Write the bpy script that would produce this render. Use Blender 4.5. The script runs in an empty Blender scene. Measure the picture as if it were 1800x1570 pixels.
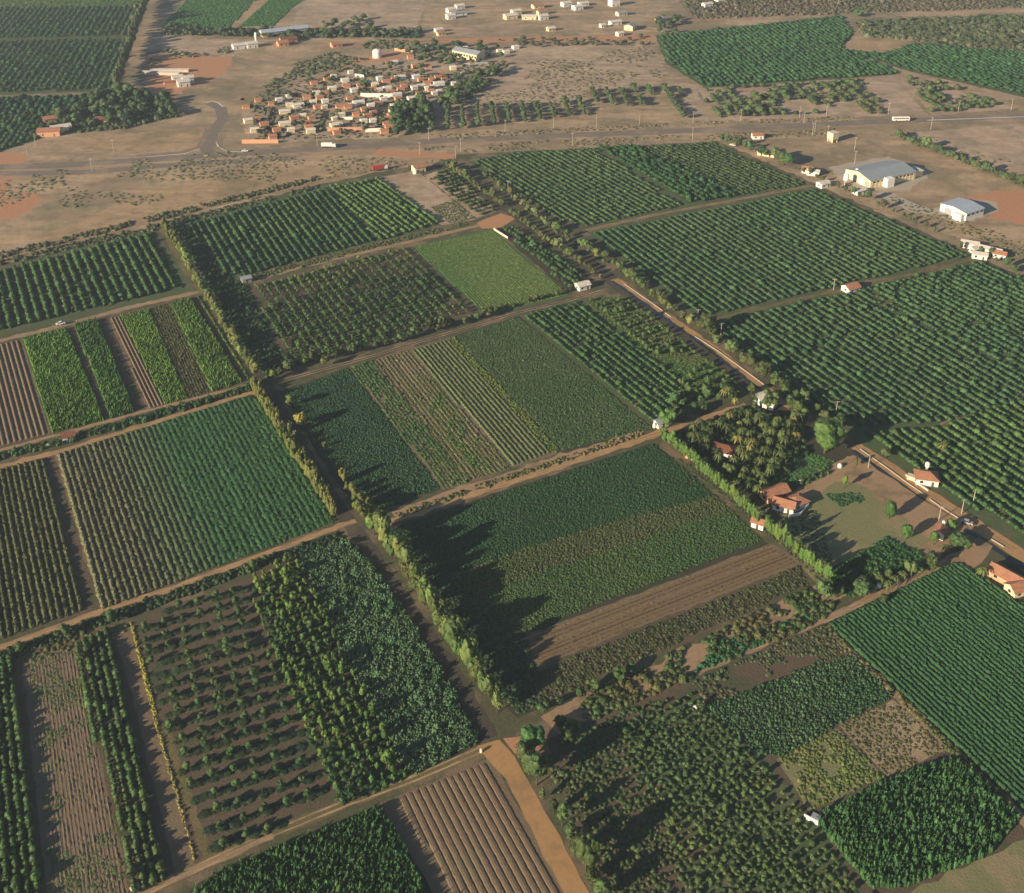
import bpy, bmesh, math, random
import numpy as np
from mathutils import Vector

# ------------------------------------------------------------------ camera, sky, sun
S = bpy.context.scene
FPX, PITCH, CAMH, CY = 1900.0, math.radians(23.5), 272.0, 370.0   # focal length in photo pixels, look-down angle, flying height (m), row of the optical axis (the photo is the lower part of a taller frame)
cd = bpy.data.cameras.new('camera'); cam = bpy.data.objects.new('camera', cd)
S.collection.objects.link(cam); S.camera = cam
cd.sensor_fit = 'HORIZONTAL'; cd.sensor_width = 36.0; cd.lens = 36.0 * FPX / 1800.0
cd.shift_y = -(785.0 - CY) / 1800.0; cd.clip_start = 1.0; cd.clip_end = 20000.0
cam.location = (0, 0, CAMH); cam.rotation_euler = (math.radians(90) - PITCH, 0, 0)

SUN_EL, SHADOW_AZ = math.radians(18.5), math.radians(37.0)   # shadows run towards +x, a little towards +y
W = bpy.data.worlds.new('World'); S.world = W; W.use_nodes = True
wn, wl = W.node_tree.nodes, W.node_tree.links
bg = wn['Background']; sky = wn.new('ShaderNodeTexSky'); sky.sky_type = 'NISHITA'; sky.sun_disc = False
sky.sun_elevation = SUN_EL
sx, sy = -math.cos(SHADOW_AZ), -math.sin(SHADOW_AZ)          # horizontal direction towards the sun
sky.sun_rotation = math.atan2(sx, sy)
sky.air_density = 1.0; sky.dust_density = 0.4; sky.ozone_density = 2.5
wl.new(sky.outputs[0], bg.inputs[0]); bg.inputs[1].default_value = 0.058
sl = bpy.data.lights.new('sun', 'SUN'); sun = bpy.data.objects.new('sun', sl); S.collection.objects.link(sun)
sl.energy = 5.0; sl.angle = math.radians(0.6); sl.color = (1.0, 0.82, 0.58)
d = Vector((-sx * math.cos(SUN_EL), -sy * math.cos(SUN_EL), -math.sin(SUN_EL)))
sun.rotation_euler = d.to_track_quat('-Z', 'Y').to_euler()
S.view_settings.view_transform = 'Standard'; S.view_settings.look = 'None'
S.view_settings.exposure = 0.92; S.view_settings.gamma = 1.0; S.view_settings.use_curve_mapping = False
try:
    S.cycles.max_bounces = 4; S.cycles.diffuse_bounces = 2; S.cycles.glossy_bounces = 1; S.cycles.transmission_bounces = 2
    S.cycles.volume_bounces = 0; S.cycles.use_denoising = True
except Exception: pass

COL = S.collection
RNG = np.random.default_rng(7)
random.seed(7)

# ------------------------------------------------------------------ helpers
CP, SP = math.cos(PITCH), math.sin(PITCH)
def G(p):                                   # where the sight line of a photo pixel meets the ground
    u = (p[0] - 900.0) / FPX; v = -(p[1] - CY) / FPX
    t = CAMH / (SP - v * CP)
    return np.array([u * t, (CP + v * SP) * t])
def beyond(pts, closed=True, more=120.0):   # carry outlines that leave the frame further on, along their own edges
    out = []; n = len(pts); off = lambda p: p[0] < -5 or p[0] > 1805 or p[1] > 1575
    for i, p in enumerate(pts):
        p = np.array(p[:2], float)
        if off(p):
            nb = [np.array(pts[j % n][:2], float) for j in (i - 1, i + 1) if closed or 0 <= j < n]; ins = [q for q in nb if not off(q)]
            if len(ins) == 1:
                d_ = p - ins[0]; m = max(abs(d_[0]), abs(d_[1]), 1.0); p = p + d_ / m * more
            elif not ins: p = p + np.array([-more if p[0] < -5 else more if p[0] > 1805 else 0, more if p[1] > 1575 else 0])
        p[1] = max(p[1], -16.0); out.append(tuple(p))
    return out
def GP(pts): return np.array([G(p) for p in pts])
def project(P, z=0.0):
    x = P[:, 0]; y = P[:, 1]; dz = z - CAMH
    fw = y * CP - dz * SP; up = y * SP + dz * CP
    return 900 + FPX * x / fw, CY - FPX * up / fw, fw
def tag(o, label=None, cat=None, group=None, kind=None):
    if label: o['label'] = label
    if cat: o['category'] = cat
    if group: o['group'] = group
    if kind: o['kind'] = kind
    return o
def mesh(name, v, f, mats=(), mi=None, smooth=False):
    m = bpy.data.meshes.new(name)
    m.from_pydata([tuple(map(float, a)) for a in v], [], [tuple(map(int, a)) for a in f])
    for k in mats: m.materials.append(k)
    if mi is not None: m.polygons.foreach_set('material_index', list(map(int, mi)))
    if smooth: m.polygons.foreach_set('use_smooth', [True] * len(f))
    m.update(); return m
def obj(name, me, parent=None, loc=(0, 0, 0), rz=0.0, sc=None):
    o = bpy.data.objects.new(name, me); COL.objects.link(o)
    o.location = loc; o.rotation_euler = (0, 0, rz)
    if sc is not None: o.scale = sc
    if parent is not None: o.parent = parent
    return o
def empty(name, loc, rz=0.0, sc=None):
    o = bpy.data.objects.new(name, None); COL.objects.link(o); o.empty_display_size = 1.0
    o.location = loc; o.rotation_euler = (0, 0, rz)
    if sc is not None: o.scale = sc
    return o
def inside(P, poly):
    x, y = P[:, 0], P[:, 1]; r = np.zeros(len(P), bool); n = len(poly); j = n - 1
    for i in range(n):
        xi, yi = poly[i]; xj, yj = poly[j]
        c = ((yi > y) != (yj > y)) & (x < (xj - xi) * (y - yi) / (yj - yi + 1e-12) + xi)
        r ^= c; j = i
    return r
def _h(i, j, s):
    n = (i * 374761393 + j * 668265263 + s * 1442695041) & 0x7fffffff
    n = ((n ^ (n >> 13)) * 1274126177) & 0x7fffffff
    return ((n ^ (n >> 16)) & 0xffff) / 65535.0
def vnoise(x, y, s=0):
    xi = np.floor(x).astype(np.int64); yi = np.floor(y).astype(np.int64); fx = x - xi; fy = y - yi
    fx = fx * fx * (3 - 2 * fx); fy = fy * fy * (3 - 2 * fy)
    return (_h(xi, yi, s) * (1 - fx) + _h(xi + 1, yi, s) * fx) * (1 - fy) + (_h(xi, yi + 1, s) * (1 - fx) + _h(xi + 1, yi + 1, s) * fx) * fy
def fbm(x, y, s=0): return 0.55 * vnoise(x, y, s) + 0.3 * vnoise(x * 2.1, y * 2.1, s + 9) + 0.15 * vnoise(x * 4.3, y * 4.3, s + 17)
def frame(edge):                            # unit vectors along and across the direction of a photo edge
    a, b = G(edge[0]), G(edge[1]); u = (b - a) / np.linalg.norm(b - a)
    return u, np.array([-u[1], u[0]])

# ------------------------------------------------------------------ materials
class N:
    def __init__(s, name):
        s.m = bpy.data.materials.new(name); s.m.use_nodes = True; s.t = s.m.node_tree; s.n = s.t.nodes; s.l = s.t.links
        s.b = s.n['Principled BSDF']; s.b.inputs['Specular IOR Level'].default_value = 0.15
        s.b.inputs['Roughness'].default_value = 0.9
    def add(s, ty, **k):
        o = s.n.new(ty)
        for a, b in k.items(): setattr(o, a, b)
        return o
    def pos(s, scale=(1, 1, 1), rot=0.0):
        g = s.add('ShaderNodeNewGeometry'); mp = s.add('ShaderNodeMapping'); s.l.new(g.outputs['Position'], mp.inputs[0])
        mp.inputs['Scale'].default_value = scale; mp.inputs['Rotation'].default_value = (0, 0, rot); return mp.outputs[0]
    def noise(s, vec, scale, detail=4.0, rough=0.6):
        t = s.add('ShaderNodeTexNoise'); t.inputs['Scale'].default_value = scale; t.inputs['Detail'].default_value = detail
        t.inputs['Roughness'].default_value = rough
        if vec is not None: s.l.new(vec, t.inputs['Vector'])
        return t.outputs['Fac']
    def ramp(s, fac, a, b):
        r = s.add('ShaderNodeMapRange'); r.inputs[1].default_value = a; r.inputs[2].default_value = b
        s.l.new(fac, r.inputs[0]); return r.outputs[0]
    def mix(s, fac, a, b, mode='MIX'):
        m = s.add('ShaderNodeMix', data_type='RGBA', blend_type=mode)
        for sock, v in ((0, fac), (6, a), (7, b)):
            if hasattr(v, 'is_output'): s.l.new(v, m.inputs[sock])
            elif sock == 0: m.inputs[0].default_value = v
            else: m.inputs[sock].default_value = (*v, 1)
        return m.outputs[2]
    def bump(s, h, dist, strength=0.6):
        b = s.add('ShaderNodeBump'); b.inputs['Strength'].default_value = strength; b.inputs['Distance'].default_value = dist
        s.l.new(h, b.inputs['Height']); s.l.new(b.outputs[0], s.b.inputs['Normal'])
def soil(name, c1, c2, c3=None, big=0.02, fine=0.9, thr=(0.52, 0.62), bump=0.35, streak=None, wide=None):
    k = N(name); p = k.pos()
    col = k.mix(k.ramp(k.noise(p, fine, 5, 0.7), 0.3, 0.7), c1, c2)
    if c3: col = k.mix(k.ramp(k.noise(p, big, 6, 0.65), *thr), col, c3)
    if wide:                                # long weathered streaks along the valley
        q = k.pos((0.012, 0.06, 1), -.25); col = k.mix(k.ramp(k.noise(q, 1.0, 6, .7), .42, .64), col, wide)
        col = k.mix(k.ramp(k.noise(p, .11, 7, .78), .46, .66), col, k.mix(1.0, col, (.66, .68, .66), 'MULTIPLY'))
        col = k.mix(k.ramp(k.noise(k.pos((.05, .16, 1), -.3), 1.0, 6, .75), .56, .68), col, k.mix(1.0, col, (1.22, 1.14, 1.02), 'MULTIPLY'))
    if streak:                              # wheel and plough marks along a direction
        q = k.pos((0.03, 1.6, 1), -streak)
        col = k.mix(k.ramp(k.noise(q, 1.0, 3), 0.45, 0.7), col, tuple(0.6 * a for a in c1))
    f = k.noise(p, 6.0, 4, 0.75)
    col = k.mix(k.ramp(f, 0.25, 0.75), col, k.mix(1.0, col, (1.22, 1.2, 1.18), 'MULTIPLY'))
    k.l.new(col, k.b.inputs['Base Color']); k.bump(k.noise(p, 1.4, 5, 0.7), bump); return k.m
def leafmat(name, inst):
    k = N(name); k.b.inputs['Roughness'].default_value = 0.55; k.b.inputs['Specular IOR Level'].default_value = 0.25
    if inst:
        a = k.add('ShaderNodeAttribute', attribute_type='INSTANCER', attribute_name='tint'); c = a.outputs['Color']
    else:
        a = k.add('ShaderNodeObjectInfo'); c = a.outputs['Color']
    c = k.mix(1.0, c, (1.15, 1.27, 1.12), 'MULTIPLY')
    g = k.add('ShaderNodeTexCoord')
    n = k.noise(g.outputs['Object'], 3.0, 3)
    c = k.mix(k.ramp(n, 0.3, 0.7), k.mix(1.0, c, (0.72, 0.76, 0.8), 'MULTIPLY'), k.mix(1.0, c, (1.3, 1.22, 1.05), 'MULTIPLY'))
    k.l.new(c, k.b.inputs['Base Color'])
    tr = k.add('ShaderNodeBsdfTranslucent'); k.l.new(c, tr.inputs[0]); ms = k.add('ShaderNodeMixShader'); ms.inputs[0].default_value = 0.18
    k.l.new(k.b.outputs[0], ms.inputs[1]); k.l.new(tr.outputs[0], ms.inputs[2]); k.l.new(ms.outputs[0], k.n['Material Output'].inputs[0])
    return k.m
def paint(name, c, rough=0.6, spec=0.3, wear=0.25, scale=0.8):
    k = N(name); k.b.inputs['Roughness'].default_value = rough; k.b.inputs['Specular IOR Level'].default_value = spec
    g = k.add('ShaderNodeTexCoord')
    col = k.mix(k.ramp(k.noise(g.outputs['Object'], scale, 5, 0.7), 0.35, 0.75), c, tuple(a * (1 - wear) for a in c))
    k.l.new(col, k.b.inputs['Base Color']); return k.m
def tilemat(name, c):
    k = N(name); k.b.inputs['Roughness'].default_value = 0.8
    g = k.add('ShaderNodeTexCoord')
    col = k.mix(k.ramp(k.noise(g.outputs['Object'], 1.2, 6, 0.75), 0.3, 0.72), c, tuple(a * 0.55 for a in c))
    k.l.new(col, k.b.inputs['Base Color'])
    w = k.add('ShaderNodeTexWave'); w.inputs['Scale'].default_value = 3.0; k.l.new(g.outputs['Object'], w.inputs[0])
    k.bump(w.outputs['Fac'], 0.06); return k.m

M = dict(
    ground=soil('dry ground', (.43, .31, .2), (.315, .23, .15), (.185, .16, .098), 0.013, 0.25, (.46, .58), wide=(.22, .165, .105)),
    scrub=soil('scrub ground', (.20, .165, .122), (.14, .125, .09), (.095, .10, .062), 0.02, 0.4),
    dry=soil('dry stubble', (.44, .315, .2), (.335, .24, .152), (.20, .17, .102), 0.02, 0.35, (.46, .6), wide=(.25, .18, .118)),
    pink=soil('bare brown soil', (.45, .335, .235), (.35, .26, .182), (.25, .205, .135), 0.035, 0.5, (.48, .62), wide=(.28, .205, .148)),
    straw=soil('straw grass', (.40, .28, .165), (.31, .215, .13), (.20, .16, .095), 0.02, 0.3, wide=(.27, .19, .112)),
    orange=soil('orange earth', (.40, .21, .115), (.33, .17, .095), None, 0.03, 0.4),
    track=soil('sandy track', (.30, .20, .12), (.23, .155, .092), (.18, .13, .08), 0.08, 0.6, bump=0.15),
    sand=soil('pale sandy road', (.36, .215, .095), (.29, .17, .08), (.25, .155, .08), 0.08, 0.5, bump=0.12),
    stubble=soil('stubble soil', (.165, .122, .084), (.13, .096, .066), (.12, .11, .06), 0.05, 0.9, bump=0.15),
    under=soil('grassy orchard floor', (.07, .098, .046), (.055, .082, .038), (.10, .10, .055), 0.05, 0.7),
    weedy=soil('weedy farm ground', (.085, .085, .045), (.062, .066, .036), (.16, .12, .076), 0.06, 0.6, (.5, .6)),
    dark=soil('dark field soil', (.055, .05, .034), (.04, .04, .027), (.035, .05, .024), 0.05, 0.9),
    brown=soil('field soil', (.11, .082, .056), (.08, .062, .044), (.06, .068, .036), 0.05, 0.9),
    furrow=soil('ploughed soil', (.175, .125, .08), (.135, .098, .064), (.155, .12, .072), 0.07, 1.0),
    lawn=soil('dry lawn', (.18, .172, .085), (.14, .148, .07), (.22, .18, .10), 0.05, 0.6),
    grass=soil('green grass', (.07, .125, .045), (.056, .10, .038), (.095, .125, .048), 0.06, 0.7),
    asphalt=soil('worn asphalt', (.18, .148, .12), (.145, .12, .098), (.24, .185, .138), 0.03, 0.5, bump=0.02),
    lane=soil('dark lane', (.065, .055, .045), (.05, .044, .036), (.085, .07, .052), 0.06, 0.7, bump=0.05),  # lane soil toned darker, part of the trees' shade put into its colour
    rut=soil('packed wheel rut', (.38, .26, .16), (.30, .2, .125), (.2, .15, .095), 0.1, 0.7, (.42, .55), bump=0.05),
    pave=soil('grey gravel yard', (.36, .31, .25), (.30, .26, .21), None, 0.04, 0.5, bump=0.04),
    verge=soil('olive verge', (.135, .115, .05), (.10, .088, .04), (.16, .115, .06), 0.09, 0.9),
    bark=paint('bark', (.11, .085, .06), .9, .1, .4), white=paint('white render', (.78, .74, .66), .7, .2, .12),
    cream=paint('cream render', (.72, .60, .38), .7, .2, .15), pinkw=paint('salmon render', (.62, .33, .2), .7, .2, .2),
    tile=tilemat('clay tile', (.46, .22, .13)), tiled=tilemat('weathered clay tile', (.24, .10, .06)),
    grey=paint('grey fibre cement sheet', (.27, .30, .32), .6, .3, .2, .15), metal=paint('blue grey metal sheet', (.36, .40, .46), .5, .4, .15, .2),
    whiter=tilemat('white metal roof', (.74, .67, .57)), conc=paint('concrete', (.42, .36, .30), .8, .2, .25), concw=paint('pale concrete', (.62, .52, .42), .8, .2, .2),
    glass=paint('dark window glass', (.03, .035, .04), .15, .5, 0), wood=paint('dark door', (.12, .07, .045), .6, .3, .2),
    red=paint('red paint', (.40, .05, .04), .45, .5, .1), rubber=paint('black rubber', (.02, .02, .02), .8, .2, 0), steel=paint('grey steel', (.35, .35, .36), .4, .5, .2),
    water=paint('dark canal water', (.02, .03, .03), .1, .5, 0), line=paint('white road paint', (.7, .68, .62), .7, .2, .3))
LEAF_I, LEAF_O = leafmat('leaf tinted per plant', True), leafmat('leaf tinted per tree', False)

# ------------------------------------------------------------------ ground sheets
LAID = []
def lay(P):                                  # height of a new sheet: 5 mm above every sheet it overlaps
    lo, hi = P.min(0), P.max(0); z = 0.01; g = np.vstack([P, (P + np.roll(P, -1, 0)) / 2, P.mean(0)[None]])
    for q, l2, h2, zq in LAID:
        if zq + .004 > z and lo[0] < h2[0] and hi[0] > l2[0] and lo[1] < h2[1] and hi[1] > l2[1] and (inside(g, q).any() or inside(q, P).any()): z = zq + .005
    LAID.append((P, lo, hi, z)); return z
def rough_poly(P, step=4.0, amp=0.6):
    out = []
    for i in range(len(P)):
        a, b = P[i], P[(i + 1) % len(P)]; L = np.linalg.norm(b - a); n = max(1, int(L / step)); nv = np.array([-(b - a)[1], (b - a)[0]]) / max(L, 1e-6)
        for k in range(n):
            t = k / n; out.append(a + (b - a) * t + (nv * RNG.normal(0, amp) if k else 0))
    return np.array(out)
def sheet(name, P, mat, label, cat, kind='structure'):
    z = lay(P)
    bm = bmesh.new(); bm.faces.new([bm.verts.new((x, y, z)) for x, y in P]); bmesh.ops.triangulate(bm, faces=bm.faces[:])
    bmesh.ops.recalc_face_normals(bm, faces=bm.faces[:])
    if sum(f.normal.z for f in bm.faces) < 0: bmesh.ops.reverse_faces(bm, faces=bm.faces[:])
    me = bpy.data.meshes.new(name); bm.to_mesh(me); bm.free(); me.materials.append(M[mat])
    return tag(obj(name, me), label, cat, None, kind)
def patch(name, pts, mat, label, cat='field', amp=0.6): return sheet(name, rough_poly(GP(beyond(pts)), 4.0, amp), mat, label, cat)
def ribbon(name, pts, w, mat, label, cat='track', amp=0.25, z=None):
    C = resample(GP(beyond(pts, False)), 3.0); L, R = offset(C, w / 2, amp), offset(C, -w / 2, amp); n = len(C); z = lay(np.vstack([L, R[::-1]]))
    v = [(x, y, z) for x, y in L] + [(x, y, z) for x, y in R]
    f = [(i, n + i, n + i + 1, i + 1) for i in range(n - 1)]
    me = mesh(name, v, f, [M[mat]]); o = tag(obj(name, me), label, cat, None, 'structure')
    if cat in ('path', 'road', 'track', 'drive') and 2.6 <= w <= 8:      # two worn wheel ruts, parts of their track
        for sd in (-.85, .85):
            a, b = offset(C, sd + .3, .07), offset(C, sd - .3, .07); zz = z + .006
            obj('wheel_rut', mesh('wheel_rut', [(x, y, zz) for x, y in a] + [(x, y, zz) for x, y in b], f, [M['rut']]), o)
    return o
def resample(C, step):
    seg = np.linalg.norm(np.diff(C, axis=0), axis=1); s = np.r_[0, np.cumsum(seg)]; n = max(2, int(s[-1] / step) + 1); t = np.linspace(0, s[-1], n)
    return np.c_[np.interp(t, s, C[:, 0]), np.interp(t, s, C[:, 1])]
def normals(C):
    T = np.gradient(C, axis=0); T /= np.linalg.norm(T, axis=1)[:, None] + 1e-9
    return np.c_[-T[:, 1], T[:, 0]]
def offset(C, dd, amp=0.0): return C + normals(C) * (dd + RNG.normal(0, amp, len(C)))[:, None]

me = mesh('ground', [(-2990, -590, 0), (2990, -590, 0), (2990, 3990, 0), (-2990, 3990, 0)], [(0, 1, 2, 3)], [M['ground']])
tag(obj('ground', me), 'dry brown plain that everything stands on', 'ground', None, 'structure')

# ------------------------------------------------------------------ plant shapes (unit radius, unit height)
def ico(sub):
    t = (1 + 5 ** .5) / 2
    v = [(-1, t, 0), (1, t, 0), (-1, -t, 0), (1, -t, 0), (0, -1, t), (0, 1, t), (0, -1, -t), (0, 1, -t), (t, 0, -1), (t, 0, 1), (-t, 0, -1), (-t, 0, 1)]
    f = [(0, 11, 5), (0, 5, 1), (0, 1, 7), (0, 7, 10), (0, 10, 11), (1, 5, 9), (5, 11, 4), (11, 10, 2), (10, 7, 6), (7, 1, 8), (3, 9, 4), (3, 4, 2), (3, 2, 6), (3, 6, 8), (3, 8, 9), (4, 9, 5), (2, 4, 11), (6, 2, 10), (8, 6, 7), (9, 8, 1)]
    v = [np.array(a) / np.linalg.norm(a) for a in v]
    for _ in range(sub):
        c = {}; g = []
        def mid(a, b):
            k = (min(a, b), max(a, b))
            if k not in c: m = v[a] + v[b]; v.append(m / np.linalg.norm(m)); c[k] = len(v) - 1
            return c[k]
        for a, b, d_ in f:
            x, y, z = mid(a, b), mid(b, d_), mid(d_, a); g += [(a, x, z), (b, y, x), (d_, z, y), (x, y, z)]
        f = g
    return np.array(v), f
ICO = [ico(0), ico(1), ico(2)]
def cards(r, c, nrm, size):                 # leaf sprays: small bent quads facing roughly outward
    v, f = [], []
    for p, n in zip(c, nrm):
        n = n + r.normal(0, .55, 3); n /= np.linalg.norm(n) + 1e-9
        a = np.cross(n, r.normal(0, 1, 3)); a /= np.linalg.norm(a) + 1e-9; b = np.cross(n, a); s = size * r.uniform(.6, 1.4); k = len(v)
        v += [p - a * s, p - b * s * .55 - n * s * .15, p + a * s, p + b * s * .55 - n * s * .15]; f.append((k, k + 1, k + 2, k + 3))
    return v, f
def crown(seed, sub, lobes, ncard, size, zc=.6, zr=.4, spread=.45):
    r = np.random.default_rng(seed); v, f = [], []; pc, pn = [], []
    for i in range(lobes):
        if lobes == 1: c = np.zeros(3); R = .86
        else:
            a = i * 2.4 + r.uniform(0, .8); q = spread * (r.uniform(.35, 1.1) if i else 0); c = np.array([math.cos(a) * q, math.sin(a) * q, r.uniform(-.45, .55) if i else .2]); R = r.uniform(.3, .5)
        iv, fc = ICO[sub]; k = len(v); ph = r.uniform(0, 6, 6)
        disp = 1 + .16 * np.sin(iv @ np.array([4, 2, 3]) + ph[0]) + .13 * np.sin(iv @ np.array([-3, 5, 2]) + ph[1]) + r.normal(0, .07, len(iv))
        P = iv * disp[:, None] * R + c
        v += list(P); f += [(a_ + k, b_ + k, c_ + k) for a_, b_, c_ in fc]
        for _ in range(ncard // lobes):
            n = r.normal(0, 1, 3); n /= np.linalg.norm(n); n[2] = abs(n[2]) * .9 - .25 if r.random() < .75 else n[2]
            j = int(np.argmax(iv @ n)); pc.append(P[j] * 1.0 + n * size * .25 + r.normal(0, .03, 3)); pn.append(n)
    cv, cf = cards(r, pc, pn, size); k = len(v)
    v += cv; f += [tuple(x + k for x in q) for q in cf]
    v = np.array(v); v[:, 2] = v[:, 2] * zr + zc
    return v, f
def clump(seed, ncard=26, size=.38):        # a low field plant
    r = np.random.default_rng(seed); iv, fc = ICO[1]; P = iv * (1 + r.normal(0, .12, len(iv)))[:, None] * np.array([.8, .8, .8]); P[:, 2] = np.maximum(P[:, 2], -.05)
    v = list(P); f = [q for q in fc if max(P[i][2] for i in q) > 0]
    n = r.normal(0, 1, (ncard, 3)); n[:, 2] = abs(n[:, 2]); n /= np.linalg.norm(n, axis=1)[:, None]
    cv, cf = cards(r, n * r.uniform(.7, 1.0, (ncard, 1)), n, size); k = len(v); v += cv; f += [tuple(x + k for x in q) for q in cf]
    return np.array(v), f
def fronds(seed, n, length, droop, width, up, z0, segs=4):
    r = np.random.default_rng(seed); v, f = [], []
    for i in range(n):
        a = i * 2.4 + r.uniform(-.3, .3); u = up * r.uniform(.5, 1.3); L = length * r.uniform(.8, 1.1); k = len(v); dx = np.array([math.cos(a), math.sin(a), 0]); sd = np.array([-dx[1], dx[0], 0])
        for s in range(segs + 1):
            t = s / segs; p = dx * L * t * (1 - .15 * t) + np.array([0, 0, z0 + u * t - droop * t * t]); w = width * math.sin(math.pi * min(1, .12 + t * .86)) ** .7
            v += [p - sd * w - np.array([0, 0, w * .35]), p, p + sd * w - np.array([0, 0, w * .35])]
        for s in range(segs):
            q = k + 3 * s; f += [(q, q + 1, q + 4, q + 3), (q + 1, q + 2, q + 5, q + 4)]
    return np.array(v), f
def stemv(r0, r1, z, n=6, bend=(0, 0), segs=3, limbs=()):
    v, f = [], []
    def tube(p0, p1, a, b, segs, bend=(0, 0)):
        k = len(v)
        for s in range(segs + 1):
            t = s / segs; c = np.array(p0) * (1 - t) + np.array(p1) * t + np.array([bend[0], bend[1], 0]) * t * t; R = a + (b - a) * t
            for i in range(n): an = 2 * math.pi * i / n; v.append(c + np.array([math.cos(an) * R, math.sin(an) * R, 0]))
        for s in range(segs):
            for i in range(n): q = k + s * n; f.append((q + i, q + (i + 1) % n, q + n + (i + 1) % n, q + n + i))
    tube((0, 0, 0), (0, 0, z), r0, r1, segs, bend)
    for l in limbs: tube((bend[0] * .8, bend[1] * .8, z * .8), l, r1 * .8, r1 * .3, 2)
    return np.array(v), f

PROTO = {}
def proto(key, shapes):
    c = bpy.data.collections.new(key + ' shapes'); ms = []
    for i, (v, f) in enumerate(shapes):
        smooth = True
        o = bpy.data.objects.new(key, mesh(key, v, f, [LEAF_I], smooth=smooth)); c.objects.link(o)
        ms.append(mesh(key + ' crown', v, f, [LEAF_O], smooth=smooth))
    PROTO[key] = (c, ms)
proto('small', [crown(10 + i, 1, 1, 46, .24, .56, .44) for i in range(5)])
proto('mid', [crown(30 + i, 1, 6, 330, .115, .58, .42, .42) for i in range(5)])
proto('big', [crown(50 + i, 2, 15, 2200, .05, .6, .40, .55) for i in range(4)])
proto('tall', [crown(70 + i, 1, 11, 720, .085, .55, .5, .45) for i in range(4)])
proto('clump', [clump(90 + i) for i in range(4)])
proto('palm', [fronds(110 + i, 16, 1.0, .55, .10, .34, .82) for i in range(3)])
proto('broad', [fronds(120 + i, 9, .95, .75, .2, .75, .35) for i in range(3)])
proto('twig', [clump(130 + i, 34, .2) for i in range(3)])
proto('leafy', [clump(140 + i, 30, .3) for i in range(4)])
TRUNK = mesh('trunk', *stemv(.06, .035, .42, limbs=[(.3, .1, .62), (-.2, .25, .6), (-.1, -.3, .65)]), [M['bark']])
PTRUNK = [mesh('palm trunk', *stemv(.05, .032, .83, bend=(b, 0)), [M['bark']]) for b in (0,)]

# scatter: points carrying scale, turn and tint, grown into plants by one geometry-nodes group
def gn_group(key):
    g = bpy.data.node_groups.new('plants ' + key, 'GeometryNodeTree')
    g.interface.new_socket('Geometry', in_out='INPUT', socket_type='NodeSocketGeometry'); g.interface.new_socket('Geometry', in_out='OUTPUT', socket_type='NodeSocketGeometry')
    n, l = g.nodes, g.links; i = n.new('NodeGroupInput'); o = n.new('NodeGroupOutput'); ip = n.new('GeometryNodeInstanceOnPoints'); ci = n.new('GeometryNodeCollectionInfo')
    ci.inputs['Collection'].default_value = PROTO[key][0]; ci.inputs['Separate Children'].default_value = True; ci.inputs['Reset Children'].default_value = True
    def attr(nm, ty):
        a = n.new('GeometryNodeInputNamedAttribute'); a.data_type = ty; a.inputs['Name'].default_value = nm; return [s for s in a.outputs if s.enabled and s.name == 'Attribute'][0]
    l.new(i.outputs[0], ip.inputs['Points']); l.new(ci.outputs[0], ip.inputs['Instance']); ip.inputs['Pick Instance'].default_value = True
    l.new(attr('pick', 'INT'), ip.inputs['Instance Index']); l.new(attr('turn', 'FLOAT_VECTOR'), ip.inputs['Rotation']); l.new(attr('size', 'FLOAT_VECTOR'), ip.inputs['Scale'])
    l.new(ip.outputs[0], o.inputs[0]); return g
GNG = {}
def scatter(name, P, size, tint, key, label, cat, z=0.0, group=None, tilt=.12):
    n = len(P)
    if n == 0: return None
    me = bpy.data.meshes.new(name); me.vertices.add(n)
    co = np.zeros((n, 3), np.float32); co[:, :2] = P; co[:, 2] = z; me.vertices.foreach_set('co', co.ravel())
    a = me.attributes.new('size', 'FLOAT_VECTOR', 'POINT'); a.data.foreach_set('vector', np.asarray(size, np.float32).ravel())
    t = np.c_[RNG.normal(0, tilt, n), RNG.normal(0, tilt, n), RNG.uniform(0, 6.283, n)].astype(np.float32)
    a = me.attributes.new('turn', 'FLOAT_VECTOR', 'POINT'); a.data.foreach_set('vector', t.ravel())
    a = me.attributes.new('pick', 'INT', 'POINT'); a.data.foreach_set('value', RNG.integers(0, 60, n).astype(np.int32))
    a = me.attributes.new('tint', 'FLOAT_COLOR', 'POINT'); a.data.foreach_set('color', np.c_[tint, np.ones(n)].astype(np.float32).ravel())
    o = obj(name, me); md = o.modifiers.new('plants', 'NODES')
    if key not in GNG: GNG[key] = gn_group(key)
    md.node_group = GNG[key]
    return tag(o, label, cat, group, 'stuff')
def tints(P, c1, c2, scale=.05, var=.18, seed=1):
    t = np.clip((fbm(P[:, 0] * scale, P[:, 1] * scale, seed) - .3) / .4, 0, 1)[:, None]
    c = np.array(c1) * (1 - t) + np.array(c2) * t
    return c * np.exp(RNG.normal(0, var, (len(P), 1))) * (1 + RNG.normal(0, .04, (len(P), 3)))
def grid(poly, edge, rs, cs, jit=.15, skip=0.0, stagger=False):
    u, w = frame(edge); a = poly @ u; b = poly @ w
    A = np.arange(a.min() + cs * .4, a.max(), cs); B = np.arange(b.min() + rs * .4, b.max(), rs)
    aa, bb = np.meshgrid(A, B)
    if stagger: aa = aa + (np.arange(len(B)) % 2)[:, None] * cs * .5
    P = aa.ravel()[:, None] * u + bb.ravel()[:, None] * w
    P = P[inside(P, poly)]; P = P + RNG.normal(0, 1, P.shape) * jit * min(rs, cs)
    if skip > 0: P = P[RNG.random(len(P)) > skip]
    return P
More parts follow.
